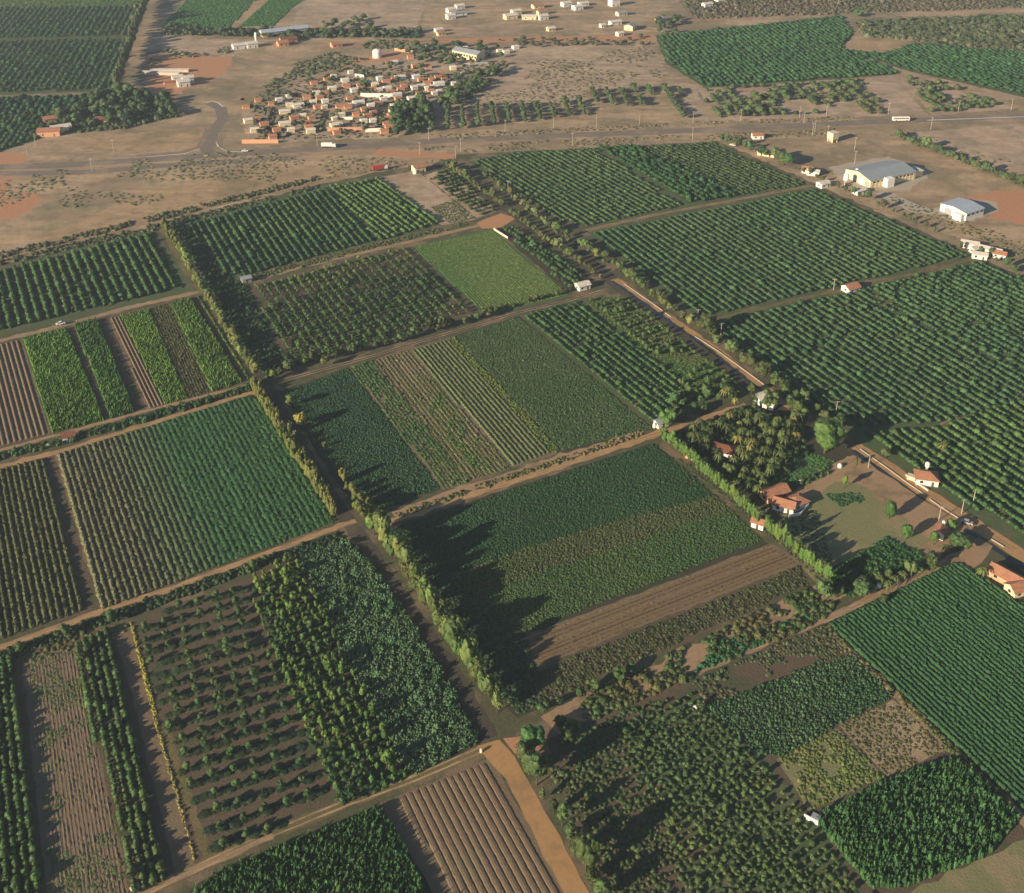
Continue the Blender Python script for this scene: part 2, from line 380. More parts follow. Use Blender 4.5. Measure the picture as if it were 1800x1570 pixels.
def fill(poly, sp):
    lo, hi = poly.min(0), poly.max(0); x, y = np.meshgrid(np.arange(lo[0], hi[0], sp), np.arange(lo[1], hi[1], sp))
    P = np.c_[x.ravel(), y.ravel()] + RNG.uniform(-.5, .5, (x.size, 2)) * sp
    return P[inside(P, poly)]
def near_edges(P, pts_px, lim):              # keep what lies in the frame with a margin
    x, y, _ = project(P); return (x > -lim) & (x < 1800 + lim) & (y > -lim) & (y < 1570 + lim)

# ---- low crops
def cover(name, pts, sp, r, h, c1, c2, label, cat='crop', key='leafy', sc=.05, var=.12, edge=None, rs=None, gap=None, seed=1, skip=0.0):
    poly = GP(beyond(pts)); P = grid(poly, edge, rs or sp, sp, .12, skip) if edge else fill(poly, sp)
    P = P[near_edges(P, None, 170)]
    if gap:                                  # bare patches
        P = P[fbm(P[:, 0] * gap[0], P[:, 1] * gap[0], seed + 5) > gap[1]]
    k = np.exp(RNG.normal(0, .2, len(P)))
    k = k * np.where(RNG.random(len(P)) < .06, .55, 1.0); s = np.c_[r * k, r * k, h * k * np.exp(RNG.normal(0, .16, len(P)))]
    return scatter(name, P, s, tints(P, c1, c2, sc, var, seed), key, label, cat)

# ---- rows built one by one as parts of their field
def clip_rows(poly, edge, sp):
    u, w = frame(edge); b = poly @ w; out = []
    for c in np.arange(b.min() + sp * .5, b.max(), sp):
        xs = []
        for i in range(len(poly)):
            p, q = poly[i], poly[(i + 1) % len(poly)]; d0, d1 = p @ w - c, q @ w - c
            if (d0 > 0) != (d1 > 0): t = d0 / (d0 - d1); xs.append((p + (q - p) * t) @ u)
        xs.sort()
        for j in range(0, len(xs) - 1, 2):
            if xs[j + 1] - xs[j] > 3: out.append((u * xs[j] + w * c, u * xs[j + 1] + w * c))
    return out
def row_mesh(name, a, b, w, h, mat, leafy, seed, step=.9, rag=.22, z=0.0):
    r = np.random.default_rng(seed); L = np.linalg.norm(b - a); n = max(3, int(L / step)); u = (b - a) / L; q = np.array([-u[1], u[0]])
    k = 5; ang = np.linspace(0, math.pi, k); v = []
    t = np.linspace(0, 1, n); base = a[None] + (b - a)[None] * t[:, None] + q * (r.normal(0, w * (.06 if leafy else .018), n))[:, None]
    ww = w * np.exp(r.normal(0, rag, n)); hh = h * np.exp(r.normal(0, rag, n)); hh[0] *= .4; hh[-1] *= .4
    for i in range(n):
        for an in ang: p = base[i] + q * math.cos(an) * ww[i] / 2; v.append((p[0], p[1], z + math.sin(an) ** .7 * hh[i]))
    f = [(i * k + j, i * k + j + 1, (i + 1) * k + j + 1, (i + 1) * k + j) for i in range(n - 1) for j in range(k - 1)]
    if leafy:
        m = int(L * leafy); i = r.integers(0, n, m); an = r.uniform(.3, 2.84, m)
        c = [np.array([*(base[x] + q * math.cos(y) * ww[x] / 2 + u * r.uniform(-.5, .5)), z + math.sin(y) * hh[x]]) for x, y in zip(i, an)]
        nn = [np.array([q[0] * math.cos(y), q[1] * math.cos(y), math.sin(y)]) for y in an]
        cv, cf = cards(r, c, nn, min(w, h) * .42); o = len(v); v += cv; f += [tuple(x + o for x in g) for g in cf]
    return mesh(name, v, f, [mat])
def row_parts(field, pts, edge, sp, w, h, tint, leafy=4, mat=None, name='crop_row', var=.1, seed=0, grad=None, rag=.22):
    poly = GP(beyond(pts))
    for i, (a, b) in enumerate(clip_rows(poly, edge, sp)):
        X = np.array([a, b, (a + b) / 2]); x, y, _ = project(X)
        if x.max() < -150 or x.min() > 1950 or y.min() > 1720: continue
        tt = float(np.clip(grad(a, b), 0, 1)) if grad is not None else 0.0
        o = obj(name, row_mesh(name, a, b, w * (1 + .32 * tt), h * (1 - .3 * tt), mat or LEAF_O, leafy, seed + i, rag=rag), field)
        c = np.array(tint)
        if grad is not None: t = float(np.clip(grad(a, b), 0, 1)); c = c * (1 - t) + np.array(grad.c2) * t
        o.color = (*(c * math.exp(RNG.normal(0, var))), 1)

# ---- trees: pooled by kind; the 300 that show largest become objects, the rest one object of kind stuff
POOL = {}
def orchard(kind, pts, edge, rs, cs, r, h, c1, c2, key='small', jit=.1, skip=.03, var=.18, label='', group='', gap=None, sc=.03, seed=3, stagger=False, szv=.19, lm=()):
    poly = GP(beyond(pts)); P = grid(poly, edge, rs, cs, jit, skip, stagger); P = P[near_edges(P, None, 170)]
    if gap: P = P[fbm(P[:, 0] * gap[0], P[:, 1] * gap[0], seed + 5) > gap[1]]
    T = tints(P, c1, c2, sc, var, seed)
    LMP = [(G(q[:2]), q[2]) for q in lm]
    for p, t in zip(P, T):
        k = math.exp(RNG.normal(0, szv)); lb = label if not LMP else label + ', ' + min(LMP, key=lambda q: (q[0][0] - p[0]) ** 2 + (q[0][1] - p[1]) ** 2)[1]; POOL.setdefault(kind, []).append((p, r * k, h * k * math.exp(RNG.normal(0, .08)), t, key, lb, group))
def tree(name, p, r, h, tint, key, label, cat, group=None, parts=True, rz=None, trunk=None):
    rz = RNG.uniform(0, 6.28) if rz is None else rz; ms = PROTO[key][1]; me_ = ms[int(RNG.integers(0, len(ms)))]
    if parts:
        e = empty(name, (p[0], p[1], 0), rz, (r, r, h)); obj('trunk', trunk or TRUNK, e); c = obj('crown', me_, e)
    else: e = c = obj(name, me_, None, (p[0], p[1], 0), rz, (r, r, h))
    c.color = (*[float(x) for x in tint], 1)
    return tag(e, label, cat, group)
def plant_pools(spec):
    for kind, L in POOL.items():
        cat, nmax, parts, stuff_label = spec[kind]
        P = np.array([a[0] for a in L]); x, y, dd = project(P); vis = (x > -3) & (x < 1803) & (y > -3) & (y < 1575)
        score = np.array([a[1] for a in L]) / dd * vis; order = np.argsort(-score); pick = set(order[:nmax][score[order[:nmax]] > 0].tolist())
        rest = {}
        for i, a in enumerate(L):
            if i in pick: tree(kind, a[0], a[1], a[2], a[3], a[4], a[5], cat, a[6], parts)
            else: rest.setdefault(a[4], []).append(a)
        for key, R in rest.items():
            scatter(kind.rsplit('_', 1)[0] + '_canopy', np.array([a[0] for a in R]), np.array([(a[1], a[1], a[2]) for a in R]), np.array([a[3] for a in R]), key, stuff_label, cat, tilt=.06)
def tree_line(kind, pts, sp, r, h, c1, c2, key, label, cat, group, jit=.5, parts=True, seed=5, skip=0.0, szv=.2):
    C = resample(GP(pts), sp); C = C + RNG.normal(0, 1, C.shape) * jit; C = C[near_edges(C, None, 25)]
    C = C[RNG.random(len(C)) >= skip]; T = tints(C, c1, c2, .08, .26 if szv > .1 else .1, seed)
    for p, t in zip(C, T):
        k = math.exp(RNG.normal(0, szv)); a = math.exp(RNG.normal(0, .09)); ky = ['mid', 'mid', 'big'][int(RNG.integers(0, 3))] if szv > .1 else key
        tree(kind, p, r * k * a, h * k / a, t * np.array((RNG.uniform(.85, 1.1), 1, 1)), ky, label, cat, group, parts)
# ------------------------------------------------------------------ the plain: dirt, scrub and road land around the farms
DG, MG, LG, OL, YG, GG, BG = (.026, .066, .028), (.042, .095, .036), (.13, .21, .04), (.10, .105, .04), (.15, .155, .045), (.07, .105, .07), (.02, .055, .032)
patch('farm_ground', [(-30, 476), (285, 393), (560, 325), (690, 297), (800, 272), (1262, 248), (1430, 322), (1715, 448), (1860, 520), (1860, 1640), (-30, 1640)], 'weedy', 'weedy ground between the fields', 'ground', 1.0)
patch('dry_land', [(-40, 288), (300, 285), (800, 250), (770, 285), (560, 318), (285, 388), (-40, 448)], 'dry', 'dry stubble land between the highway and the left farms')
patch('dry_land', [(230, 345), (420, 300), (640, 285), (660, 288), (440, 345), (120, 420), (60, 425)], 'straw', 'straw coloured grass strip below the highway', amp=1.5)
patch('dry_land', [(-20, 345), (60, 335), (75, 352), (30, 385), (-20, 392)], 'orange', 'bare orange earth patch at the left frame edge', amp=1.2)
patch('dry_land', [(-20, 312), (22, 312), (8, 340), (-20, 345)], 'orange', 'small bare orange patch above the bigger one', amp=1)
patch('dry_land', [(-20, 270), (38, 268), (45, 285), (-20, 292)], 'orange', 'orange dirt yard beside the highway at the left edge', amp=1)
patch('dry_land', [(150, 240), (355, 225), (345, 258), (215, 268), (140, 262)], 'straw', 'pale dry grass beside the road junction', amp=1.5)
patch('dry_land', [(255, 95), (410, 100), (395, 130), (300, 172), (262, 160)], 'orange', 'orange earth around the white farm sheds', amp=2)
patch('dry_land', [(262, 66), (460, 70), (410, 100), (258, 92)], 'pink', 'brown bare land below the green strips', amp=2)
patch('dry_land', [(530, -12), (760, -12), (730, 50), (515, 48)], 'pink', 'ploughed brown field at the top', amp=1)
patch('dry_land', [(430, 70), (740, 68), (650, 120), (500, 140), (420, 180)], 'dry', 'brown waste land above the village', amp=2)
patch('dry_land', [(600, 106), (700, 92), (705, 112), (600, 130)], 'orange', 'orange bare ground by the village edge', amp=2)
patch('dry_land', [(905, 75), (1145, 78), (1172, 130), (1150, 150), (1035, 160), (1010, 182), (790, 190), (830, 130)], 'pink', 'bare brown field beside the village', amp=1.5)
patch('dry_land', [(750, -12), (1130, -12), (1140, 62), (740, 64)], 'dry', 'dry ground with the scattered white houses', amp=2)
patch('dry_land', [(850, 66), (1150, 62), (1150, 72), (700, 76), (560, 88)], 'orange', 'orange dirt road verge above the village', amp=1.5)
patch('dry_land', [(1180, -12), (1840, -12), (1840, 12), (1220, 34)], 'scrub', 'grey scrub land at the top right', amp=2)
patch('dry_land', [(1470, 72), (1540, 66), (1597, 78), (1545, 94), (1490, 86)], 'straw', 'pale clearing among the orchards', amp=1.5)
patch('dry_land', [(1508, 137), (1578, 133), (1590, 160), (1632, 203), (1560, 204), (1548, 170)], 'pink', 'bare brown strip between two orchards', amp=1)
patch('dry_land', [(1200, 152), (1222, 150), (1246, 212), (1215, 214)], 'pink', 'narrow bare strip beside the orchard track', amp=1)
patch('dry_land', [(1540, 238), (1840, 215), (1840, 320), (1700, 290)], 'pink', 'brown waste land right of the hedge', amp=1.5)
patch('dry_land', [(1440, 245), (1560, 240), (1840, 330), (1840, 440), (1720, 440), (1500, 320)], 'dry', 'dry yard land around the big sheds', amp=1.5)
patch('dry_land', [(1700, 345), (1760, 335), (1840, 335), (1840, 400), (1745, 385)], 'orange', 'reddish earth beside the small white shed', amp=1.5)
patch('yard', [(1455, 295), (1500, 285), (1560, 275), (1640, 300), (1600, 335), (1530, 336), (1490, 325)], 'pave', 'grey gravel apron around the big grey-roofed shed', 'yard', .8)
patch('yard', [(1535, 340), (1552, 335), (1635, 368), (1700, 350), (1750, 355), (1755, 372), (1690, 395), (1640, 378), (1600, 372)], 'pave', 'grey gravel drive and apron of the small white shed', 'yard', .8)
patch('dry_land', [(425, 195), (640, 110), (770, 105), (890, 110), (860, 150), (700, 242), (430, 252)], 'pink', 'trodden brown ground of the village', amp=1.5)

# ------------------------------------------------------------------ far fields
patch('crop_field', [(-20, 15), (248, 12), (228, 66), (208, 160), (-20, 168)], 'under', 'dark soil under the far left orchards')
patch('crop_field', [(-20, -14), (250, -14), (246, 11), (-20, 14)], 'grass', 'pale green field at the top left corner')
patch('crop_field', [(-20, 172), (205, 166), (160, 204), (88, 203), (70, 245), (-20, 274)], 'under', 'dark soil under the left edge orchard')
patch('crop_field', [(340, -14), (462, -14), (402, 50), (285, 48)], 'grass', 'bright green strip field at the top, the wider one')
patch('crop_field', [(462, -14), (490, -14), (420, 47), (402, 50)], 'straw', 'pale straw strip between two green strip fields')
patch('crop_field', [(490, -14), (545, -14), (482, 46), (420, 47)], 'grass', 'green strip field at the top, the narrower one')
patch('crop_field', [(1152, 62), (1480, 28), (1500, 62), (1480, 84), (1590, 130), (1240, 156), (1170, 110)], 'under', 'soil under the dense far right orchard')
patch('crop_field', [(1226, 156), (1510, 138), (1560, 204), (1262, 214)], 'pink', 'brown ground of the thin orchard by the highway')
patch('crop_field', [(1480, 86), (1545, 96), (1610, 76), (1840, 96), (1840, 180), (1600, 126)], 'under', 'soil under the far right corner orchard')
patch('crop_field', [(1580, 135), (1660, 148), (1790, 190), (1640, 204)], 'pink', 'brown ground of the small orchard by the highway bend')
cover('crop_cover', [(-20, -14), (250, -14), (246, 11), (-20, 14)], 3.4, 2.2, .8, (.07, .12, .04), (.09, .13, .045), 'low pale green crop at the top left corner')
for pts, lab in (([(340, -14), (462, -14), (402, 50), (285, 48)], 'low bright green crop on the wider top strip'), ([(490, -14), (545, -14), (482, 46), (420, 47)], 'low bright green crop on the narrower top strip')):
    cover('crop_cover', pts, 3.0, 2.0, .8, (.05, .125, .04), (.06, .13, .045), lab, edge=(pts[0], pts[3]), rs=3.2)
E1 = ((0, 160), (70, 70))
for pts in ([(-20, 15), (248, 12), (230, 63), (-20, 68)], [(-20, 73), (225, 70), (206, 158), (-20, 164)]):
    orchard('orchard_tree', pts, E1, 5.8, 4.2, 1.9, 2.4, DG, (.034, .078, .036), label='dark small tree of the far left orchard blocks', group='orchard trees in the far left blocks')
orchard('orchard_tree', [(-20, 175), (200, 168), (155, 203), (-20, 203)], E1, 5.4, 4.2, 2.4, 3.4, BG, DG, label='dark small tree of the far left orchard blocks', group='orchard trees in the far left blocks')
orchard('orchard_tree', [(-20, 206), (85, 205), (68, 243), (-20, 272)], E1, 4.6, 3.6, 1.9, 2.6, DG, (.04, .08, .035), label='dark small tree of the far left orchard blocks', group='orchard trees in the far left blocks')
E2 = ((1180, 70), (1262, 150))
orchard('orchard_tree', [(1156, 64), (1478, 30), (1498, 62), (1476, 86), (1585, 130), (1240, 153), (1172, 108)], E2, 5.0, 3.6, 2.0, 2.6, (.032, .08, .034), (.042, .095, .04), label='leafy tree of the dense orchard beyond the highway', group='orchard trees beyond the highway')
orchard('orchard_tree', [(1482, 88), (1545, 97), (1610, 78), (1840, 98), (1840, 175), (1600, 124)], E2, 5.0, 3.6, 2.0, 2.6, (.032, .08, .034), (.042, .095, .04), label='leafy tree of the dense orchard beyond the highway', group='orchard trees beyond the highway')
orchard('orchard_tree', [(1226, 158), (1508, 142), (1556, 200), (1262, 210)], E2, 8.6, 5.4, 2.6, 4.0, (.05, .085, .035), (.075, .095, .04), skip=.12, gap=(.03, .36), label='spaced tree of the thin orchard along the highway', group='spaced orchard trees along the highway')
orchard('orchard_tree', [(1584, 137), (1660, 150), (1760, 186), (1640, 202)], E2, 8.0, 5.4, 2.6, 4.0, (.05, .085, .035), (.07, .095, .04), skip=.1, gap=(.03, .3), label='spaced tree of the thin orchard along the highway', group='spaced orchard trees along the highway')
EV = ((830, 185), (836, 235))
for pts in ([(742, 192), (1028, 180), (1036, 204), (720, 238)], [(1030, 162), (1140, 156), (1150, 184), (1120, 190), (1040, 184)], [(1164, 156), (1194, 158), (1216, 210), (1192, 212)]):
    orchard('row_tree', pts, EV, 12.0, 4.2, 2.7, 5.2, (.05, .085, .04), (.07, .10, .045), key='mid', jit=.04, skip=.05, label='tree of the upright rows by the village', lm=((760, 215, 'next to the village grove'), (850, 205, 'in the left rows'), (980, 195, 'at the right end of the long plot'), (1085, 172, 'in the separate upper plot'), (1190, 185, 'beside the bare strip')), group='tree rows between village and highway')

# ------------------------------------------------------------------ roads
ribbon('highway', [(-60, 296), (120, 290), (350, 275), (600, 258), (800, 246), (1000, 238), (1250, 228), (1500, 216), (1840, 202)], 11, 'asphalt', 'grey asphalt highway crossing the plain below the village', 'highway', .15)
ribbon('highway', [(-60, 306), (150, 303), (300, 290), (520, 278)], 9, 'asphalt', 'worn side lane beside the left part of the highway', 'highway', .3)
ribbon('highway', [(372, 274), (362, 262), (372, 238), (392, 208), (388, 190), (366, 180)], 9, 'asphalt', 'curved asphalt road joining the highway at the junction', 'road', .12)
ribbon('highway', [(240, 274), (320, 268), (352, 258), (362, 240), (368, 225)], 5, 'asphalt', 'slip lane curving into the junction', 'road', .12)
ribbon('highway', [(426, 266), (394, 264), (382, 256), (386, 240)], 4, 'asphalt', 'short slip lane right of the junction', 'road', .12)
ribbon('road_line', [(1630, 211.5), (1820, 204.5)], 1.1, 'line', 'white line on the right part of the highway', 'line', .04)
ribbon('road_line', [(426, 267.5), (398, 266), (384, 259), (380, 250)], .9, 'line', 'white curved edge line at the junction', 'line', .04)
ribbon('road_line', [(260, 276), (325, 270), (350, 262)], .7, 'line', 'faint white edge line of the slip lane', 'line', .04)
ribbon('road_line', [(362, 181), (372, 178), (384, 181), (392, 188)], 1.0, 'line', 'white line on the bend of the curved road', 'line', .04)
ribbon('dirt_road', [(1180, 38), (1400, 26), (1600, 18), (1840, 10)], 10, 'track', 'pale dirt road at the top right', 'road', .6)
ribbon('dirt_road', [(-40, 462), (150, 415), (285, 385), (420, 348), (560, 318), (690, 291), (760, 288)], 7, 'track', 'dirt road along the upper edge of the left farms', 'road', .5)
ribbon('dirt_road', [(660, 268), (720, 272), (800, 275)], 12, 'orange', 'orange dirt turnout beside the highway', 'road', 1.2)
ribbon('dirt_road', [(1560, 120), (1640, 145), (1720, 168), (1800, 192)], 7, 'straw', 'pale orchard track beyond the highway', 'track', .8)
ribbon('dirt_road', [(1430, 75), (1500, 100), (1570, 122)], 5, 'straw', 'orchard track leading past the clearing', 'track', .8)
ribbon('dirt_road', [(560, 80), (700, 70), (900, 68), (1140, 63)], 7, 'orange', 'orange dirt road behind the village', 'road', .8)
ribbon('dirt_road', [(620, 112), (540, 140), (450, 160), (400, 180)], 5, 'track', 'dirt track leading to the village', 'track', .8)
ribbon('street', [(484, 192), (470, 232)], 6, 'lane', 'left dark street of the village', 'street', .3)
ribbon('street', [(574, 195), (562, 230)], 6, 'lane', 'middle dark street of the village', 'street', .3)
ribbon('street', [(676, 186), (662, 228)], 7, 'lane', 'right dark street of the village', 'street', .3)
ribbon('street', [(676, 186), (735, 160), (760, 148)], 6, 'lane', 'slanting street of the village', 'street', .4)

# ------------------------------------------------------------------ the right-hand lane with its canal
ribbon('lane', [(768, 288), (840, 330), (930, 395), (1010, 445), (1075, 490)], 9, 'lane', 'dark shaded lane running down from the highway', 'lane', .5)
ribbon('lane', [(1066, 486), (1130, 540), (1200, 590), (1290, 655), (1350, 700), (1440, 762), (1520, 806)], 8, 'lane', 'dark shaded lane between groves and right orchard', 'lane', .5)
ribbon('sand_road', [(1082, 490), (1170, 552), (1250, 607), (1345, 682), (1400, 728)], 3.8, 'sand', 'sandy orange canal bank road beside the right orchard', 'road', .4)
ribbon('sand_road', [(1505, 784), (1560, 820), (1620, 862), (1692, 908), (1760, 952), (1840, 1005)], 6.5, 'sand', 'sandy canal road past the red roofed cottage', 'road', .25)
ribbon('canal', [(1500, 792), (1580, 850), (1655, 904), (1745, 962), (1840, 1025)], 2.2, 'water', 'dark water of the canal beside the sandy road', 'water', .05)
ribbon('canal', [(1076, 494), (1150, 546), (1240, 610), (1335, 685)], 1.8, 'water', 'dark water of the upper canal stretch', 'water', .05)

# ------------------------------------------------------------------ left farms
patch('crop_field', [(-30, 478), (272, 405), (345, 512), (-30, 594)], 'under', 'soil of the upper left orchard')
orchard('left_orchard_tree', [(-30, 484), (268, 410), (322, 505), (-30, 588)], ((268, 408), (325, 505)), 4.6, 1.8, 1.2, 2.1, (.07, .12, .036), (.04, .09, .034), jit=.07, skip=.04, label='row tree of the upper left orchard', lm=((40, 480, 'near its upper left hedge'), (230, 425, 'near its top corner'), (60, 560, 'above the white pickup'), (180, 530, 'above the middle of the sandy path'), (310, 495, 'close to the lane hedge')), group='row trees in the upper left orchard', sc=.015)
cover('crop_cover', [(-30, 484), (268, 410), (322, 505), (-30, 588)], 2.4, 1.3, .7, (.02, .045, .02), (.04, .06, .025), 'low dark undergrowth between the rows of the upper left orchard', 'undergrowth')
ribbon('path', [(-30, 606), (100, 575), (230, 540), (355, 512)], 3.8, 'track', 'sandy path below the upper left orchard', 'path', .3)
cover('undergrowth', [(300, 398), (328, 396), (400, 482), (430, 500), (505, 650), (470, 668), (392, 560), (352, 480)], 1.8, 1.3, 1.1, (.022, .05, .024), (.03, .06, .026), 'dark undergrowth between upper central lane and the middle orchards', 'undergrowth')  # growth tinted dark, helping to paint in the lane hedge's shade
ribbon('verge', [(282, 395), (330, 470), (392, 575), (446, 668)], 5, 'verge', 'olive grass verge along the upper central lane', 'verge', .5)
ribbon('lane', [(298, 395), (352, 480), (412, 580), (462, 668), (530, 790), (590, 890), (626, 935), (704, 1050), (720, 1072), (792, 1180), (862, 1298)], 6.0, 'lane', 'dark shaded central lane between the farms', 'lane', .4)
ribbon('verge', [(444, 680), (500, 768), (560, 855), (588, 905)], 3.2, 'verge', 'sunlit olive verge along the central lane', 'verge', .3)

cover('hedge_growth', [(440, 676), (448, 674), (506, 762), (566, 850), (594, 900), (586, 908), (556, 860), (496, 772)], 1.0, 1.1, 4.4, (.12, .12, .04), (.09, .105, .036), 'tall olive grass hedge on the verge of the central lane', 'hedge', key='twig')
patch('crop_field', [(-30, 610), (355, 516), (440, 672), (-30, 795)], 'brown', 'soil of the strip farmed block on the left')
f = patch('crop_field', [(-30, 612), (38, 597), (88, 762), (-30, 792)], 'furrow', 'brown ridged strip at the left frame edge', amp=.2)
row_parts(f, [(-30, 612), (38, 597), (88, 762), (-30, 792)], ((38, 597), (88, 762)), 2.3, 1.2, .55, (.20, .125, .085), 0, M['furrow'], 'soil_ridge', seed=100, rag=.08)
STR = [((40, 597), (116, 579), (182, 739), (92, 761), 1.5, (.088, .17, .036), 'widest bright green strip of the left block'), ((131, 573), (172, 563), (238, 724), (195, 736), 1.9, (.066, .14, .04), 'second bright green strip, left of the wide shaded furrow'),
       ((212, 556), (262, 543), (330, 701), (290, 711), 1.0, (.10, .17, .036), 'third bright green strip, right of the ridged soil'), ((300, 534), (334, 525), (424, 672), (372, 689), 1.6, (.092, .16, .04), 'last bright green strip beside the lane')]
for a, b, c, d_, h, t, lab in STR:
    cover('crop_cover', [a, b, c, d_], 0.7, .48, h, tuple(.85 * x for x in t), tuple(1.12 * x for x in t), lab, edge=(b, c), rs=.85)
cover('crop_cover', [(262, 543), (300, 534), (372, 689), (330, 701)], 1.05, .7, .5, (.075, .085, .03), (.07, .065, .035), 'thin olive brown strip of the left block', edge=((262, 543), (330, 701)), rs=1.25)
f = patch('crop_field', [(190, 560), (212, 556), (290, 711), (258, 720)], 'furrow', 'narrow ridged soil strip of the left block', amp=.2)
row_parts(f, [(194, 559), (212, 556), (290, 711), (262, 719)], ((212, 556), (290, 711)), 1.7, .95, .5, (.2, .125, .085), 0, M['furrow'], 'soil_ridge', seed=140, rag=.08)
cover('crop_cover', [(346, 522), (352, 521), (441, 667), (436, 669)], .9, .5, 1.0, (.09, .16, .04), (.1, .16, .04), 'thin green line of plants beside the lane', edge=((346, 522), (436, 669)), rs=1.4)
ribbon('path', [(-30, 800), (90, 768), (250, 724), (440, 676)], 2.2, 'track', 'narrow brown path below the green strips', 'path', .3)
cover('hedge_growth', [(-30, 806), (100, 775), (250, 733), (440, 679), (440, 687), (250, 742), (100, 784), (-30, 816)], 1.4, 1.3, 1.8, DG, (.05, .08, .03), 'dark undergrowth between the two left paths', 'undergrowth')
ribbon('path', [(-30, 828), (120, 790), (290, 737), (446, 690)], 3.4, 'sand', 'sandy path above the long rows', 'path', .3)

f = patch('crop_field', [(-30, 832), (96, 800), (176, 1070), (-30, 1132)], 'brown', 'brown soil of the leftmost row field', amp=.3)
row_parts(f, [(-30, 834), (82, 806), (152, 1070), (-30, 1134)], ((80, 806), (148, 1066)), 2.25, 1.35, 1.25, (.082, .085, .036), 4, seed=200, var=.14)
f = patch('crop_field', [(96, 800), (444, 692), (592, 918), (176, 1070)], 'furrow', 'field of long rows left of the central lane', amp=.3)
class Gr:
    c2 = (.042, .10, .042)
    def __call__(s, a, b): m = (a + b) / 2; x = project(m[None])[0][0]; return (x - 210) / 130
row_parts(f, [(100, 800), (443, 694), (590, 918), (176, 1072)], ((100, 800), (176, 1066)), 2.25, 1.45, 1.05, (.12, .112, .066), 7, seed=240, grad=Gr())
cover('crop_cover', [(270, 752), (443, 694), (590, 916), (400, 985)], 1.1, .75, .62, (.034, .085, .034), (.044, .10, .038), 'low green leaves closing the rows near the lane')
ribbon('bank', [(-30, 1166), (120, 1112), (330, 1040), (470, 987), (600, 938)], 3.4, 'dark', 'dark strip painted as shade below the sandy path', 'bank', .4)  # flat dark ribbon that paints in the band of shade below the path
cover('undergrowth', [(-30, 1156), (600, 934), (606, 948), (-30, 1176)], 1.3, 1.0, 1.0, (.022, .045, .022), (.04, .06, .028), 'dark growth on the painted shade strip below the sandy path', 'undergrowth', key='twig')
ribbon('path', [(-30, 1150), (160, 1082), (330, 1025), (470, 972), (590, 928), (625, 915)], 2.7, 'sand', 'sandy path between the long rows and the lower left groves', 'path', .3)

# ------------------------------------------------------------------ lower left block
patch('crop_field', [(-30, 1168), (230, 1092), (430, 1020), (600, 945), (640, 960), (850, 1315), (600, 1415), (240, 1570), (-30, 1640)], 'brown', 'brown soil of the lower left block')
patch('crop_field', [(38, 1155), (132, 1138), (232, 1580), (85, 1600)], 'stubble', 'dry brown stubble strip of the lower left block', amp=.3)
f = COL.objects[len(COL.objects) - 1]
row_parts(f, [(45, 1160), (130, 1142), (228, 1580), (95, 1600)], ((45, 1160), (95, 1600)), 1.0, .6, .13, (.17, .13, .075), 2, M['stubble'], 'stubble_row', seed=300, rag=.4)
cover('weed_patch', [(45, 1160), (130, 1142), (228, 1580), (95, 1600)], 1.1, .6, .22, (.07, .10, .04), (.10, .11, .05), 'green weeds spotting the stubble strip', 'weeds', gap=(.1, .5), key='twig')
cover('weed_patch', [(30, 1148), (225, 1095), (228, 1110), (40, 1170)], 1.6, .8, .5, (.09, .1, .04), (.11, .095, .04), 'olive weeds at the head of the stubble strip', 'weeds', key='twig')
for pts, lab in (([(-30, 1165), (28, 1152), (86, 1600), (-30, 1600)], 'row plant in the dark rows at the left frame edge'), ([(130, 1132), (198, 1106), (304, 1552), (230, 1574)], 'row plant in the dark rows right of the stubble strip')):
    orchard('row_plant', pts, (pts[1], pts[2]), 2.3, 1.5, .95, 2.1, (.035, .08, .028), (.065, .095, .035), jit=.08, skip=.03, label=lab, lm=((170, 1150, 'near its upper end'), (0, 1200, 'near its upper end'), (215, 1300, 'in its upper middle'), (40, 1350, 'in its middle'), (250, 1430, 'in its lower middle'), (280, 1540, 'near the bottom path'), (50, 1540, 'near the bottom edge')), group=lab.replace('row plant in', 'plants of'))
patch('crop_field', [(200, 1102), (228, 1095), (280, 1285), (345, 1528), (312, 1540)], 'furrow', 'pinkish bare soil strip beside the yellow grass line', amp=.3)
cover('grass_line', [(229, 1096), (233, 1095), (264, 1205), (282, 1283), (276, 1284), (256, 1205)], .55, .42, .55, (.30, .27, .05), (.24, .22, .055), 'bright yellow grass line edging the fruit grove', 'grass', key='twig')
cover('grass_line', [(276, 1284), (281, 1283), (318, 1410), (347, 1525), (344, 1527), (312, 1410)], .6, .4, .45, (.27, .22, .08), (.24, .2, .08), 'pale straw line continuing the yellow grass', 'grass', key='twig')
ribbon('verge', [(290, 1275), (330, 1400), (365, 1515)], 2.2, 'verge', 'olive strip at the edge of the fruit grove', 'verge', .3)
cover('undergrowth', [(240, 1096), (428, 1024), (450, 1100), (585, 1408), (375, 1505), (292, 1270)], 1.2, 1.75, .5, (.02, .034, .02), (.034, .05, .026), 'dark weeds along the tree rows of the open brown grove', 'undergrowth', key='twig', edge=((240, 1250), (273, 1240)), rs=5.5, skip=.12)
orchard('fruit_tree', [(240, 1096), (428, 1024), (450, 1100), (585, 1408), (375, 1505), (292, 1270)], ((240, 1250), (273, 1240)), 5.5, 6.0, 1.6, 3.2, (.034, .075, .028), (.06, .095, .035), key='mid', jit=.035, skip=.06, label='round dark tree of the open brown grove', lm=((265, 1120, 'by the top of the yellow grass line'), (290, 1240, 'beside the yellow grass line'), (350, 1060, 'near the sandy path'), (440, 1110, 'against the upper lime rows'), (400, 1230, 'in its centre'), (330, 1370, 'beside the olive strip'), (480, 1300, 'against the lower lime rows'), (420, 1450, 'near the olive path'), (540, 1400, 'in its lower corner')), group='trees of the open brown soil grove', szv=.13)
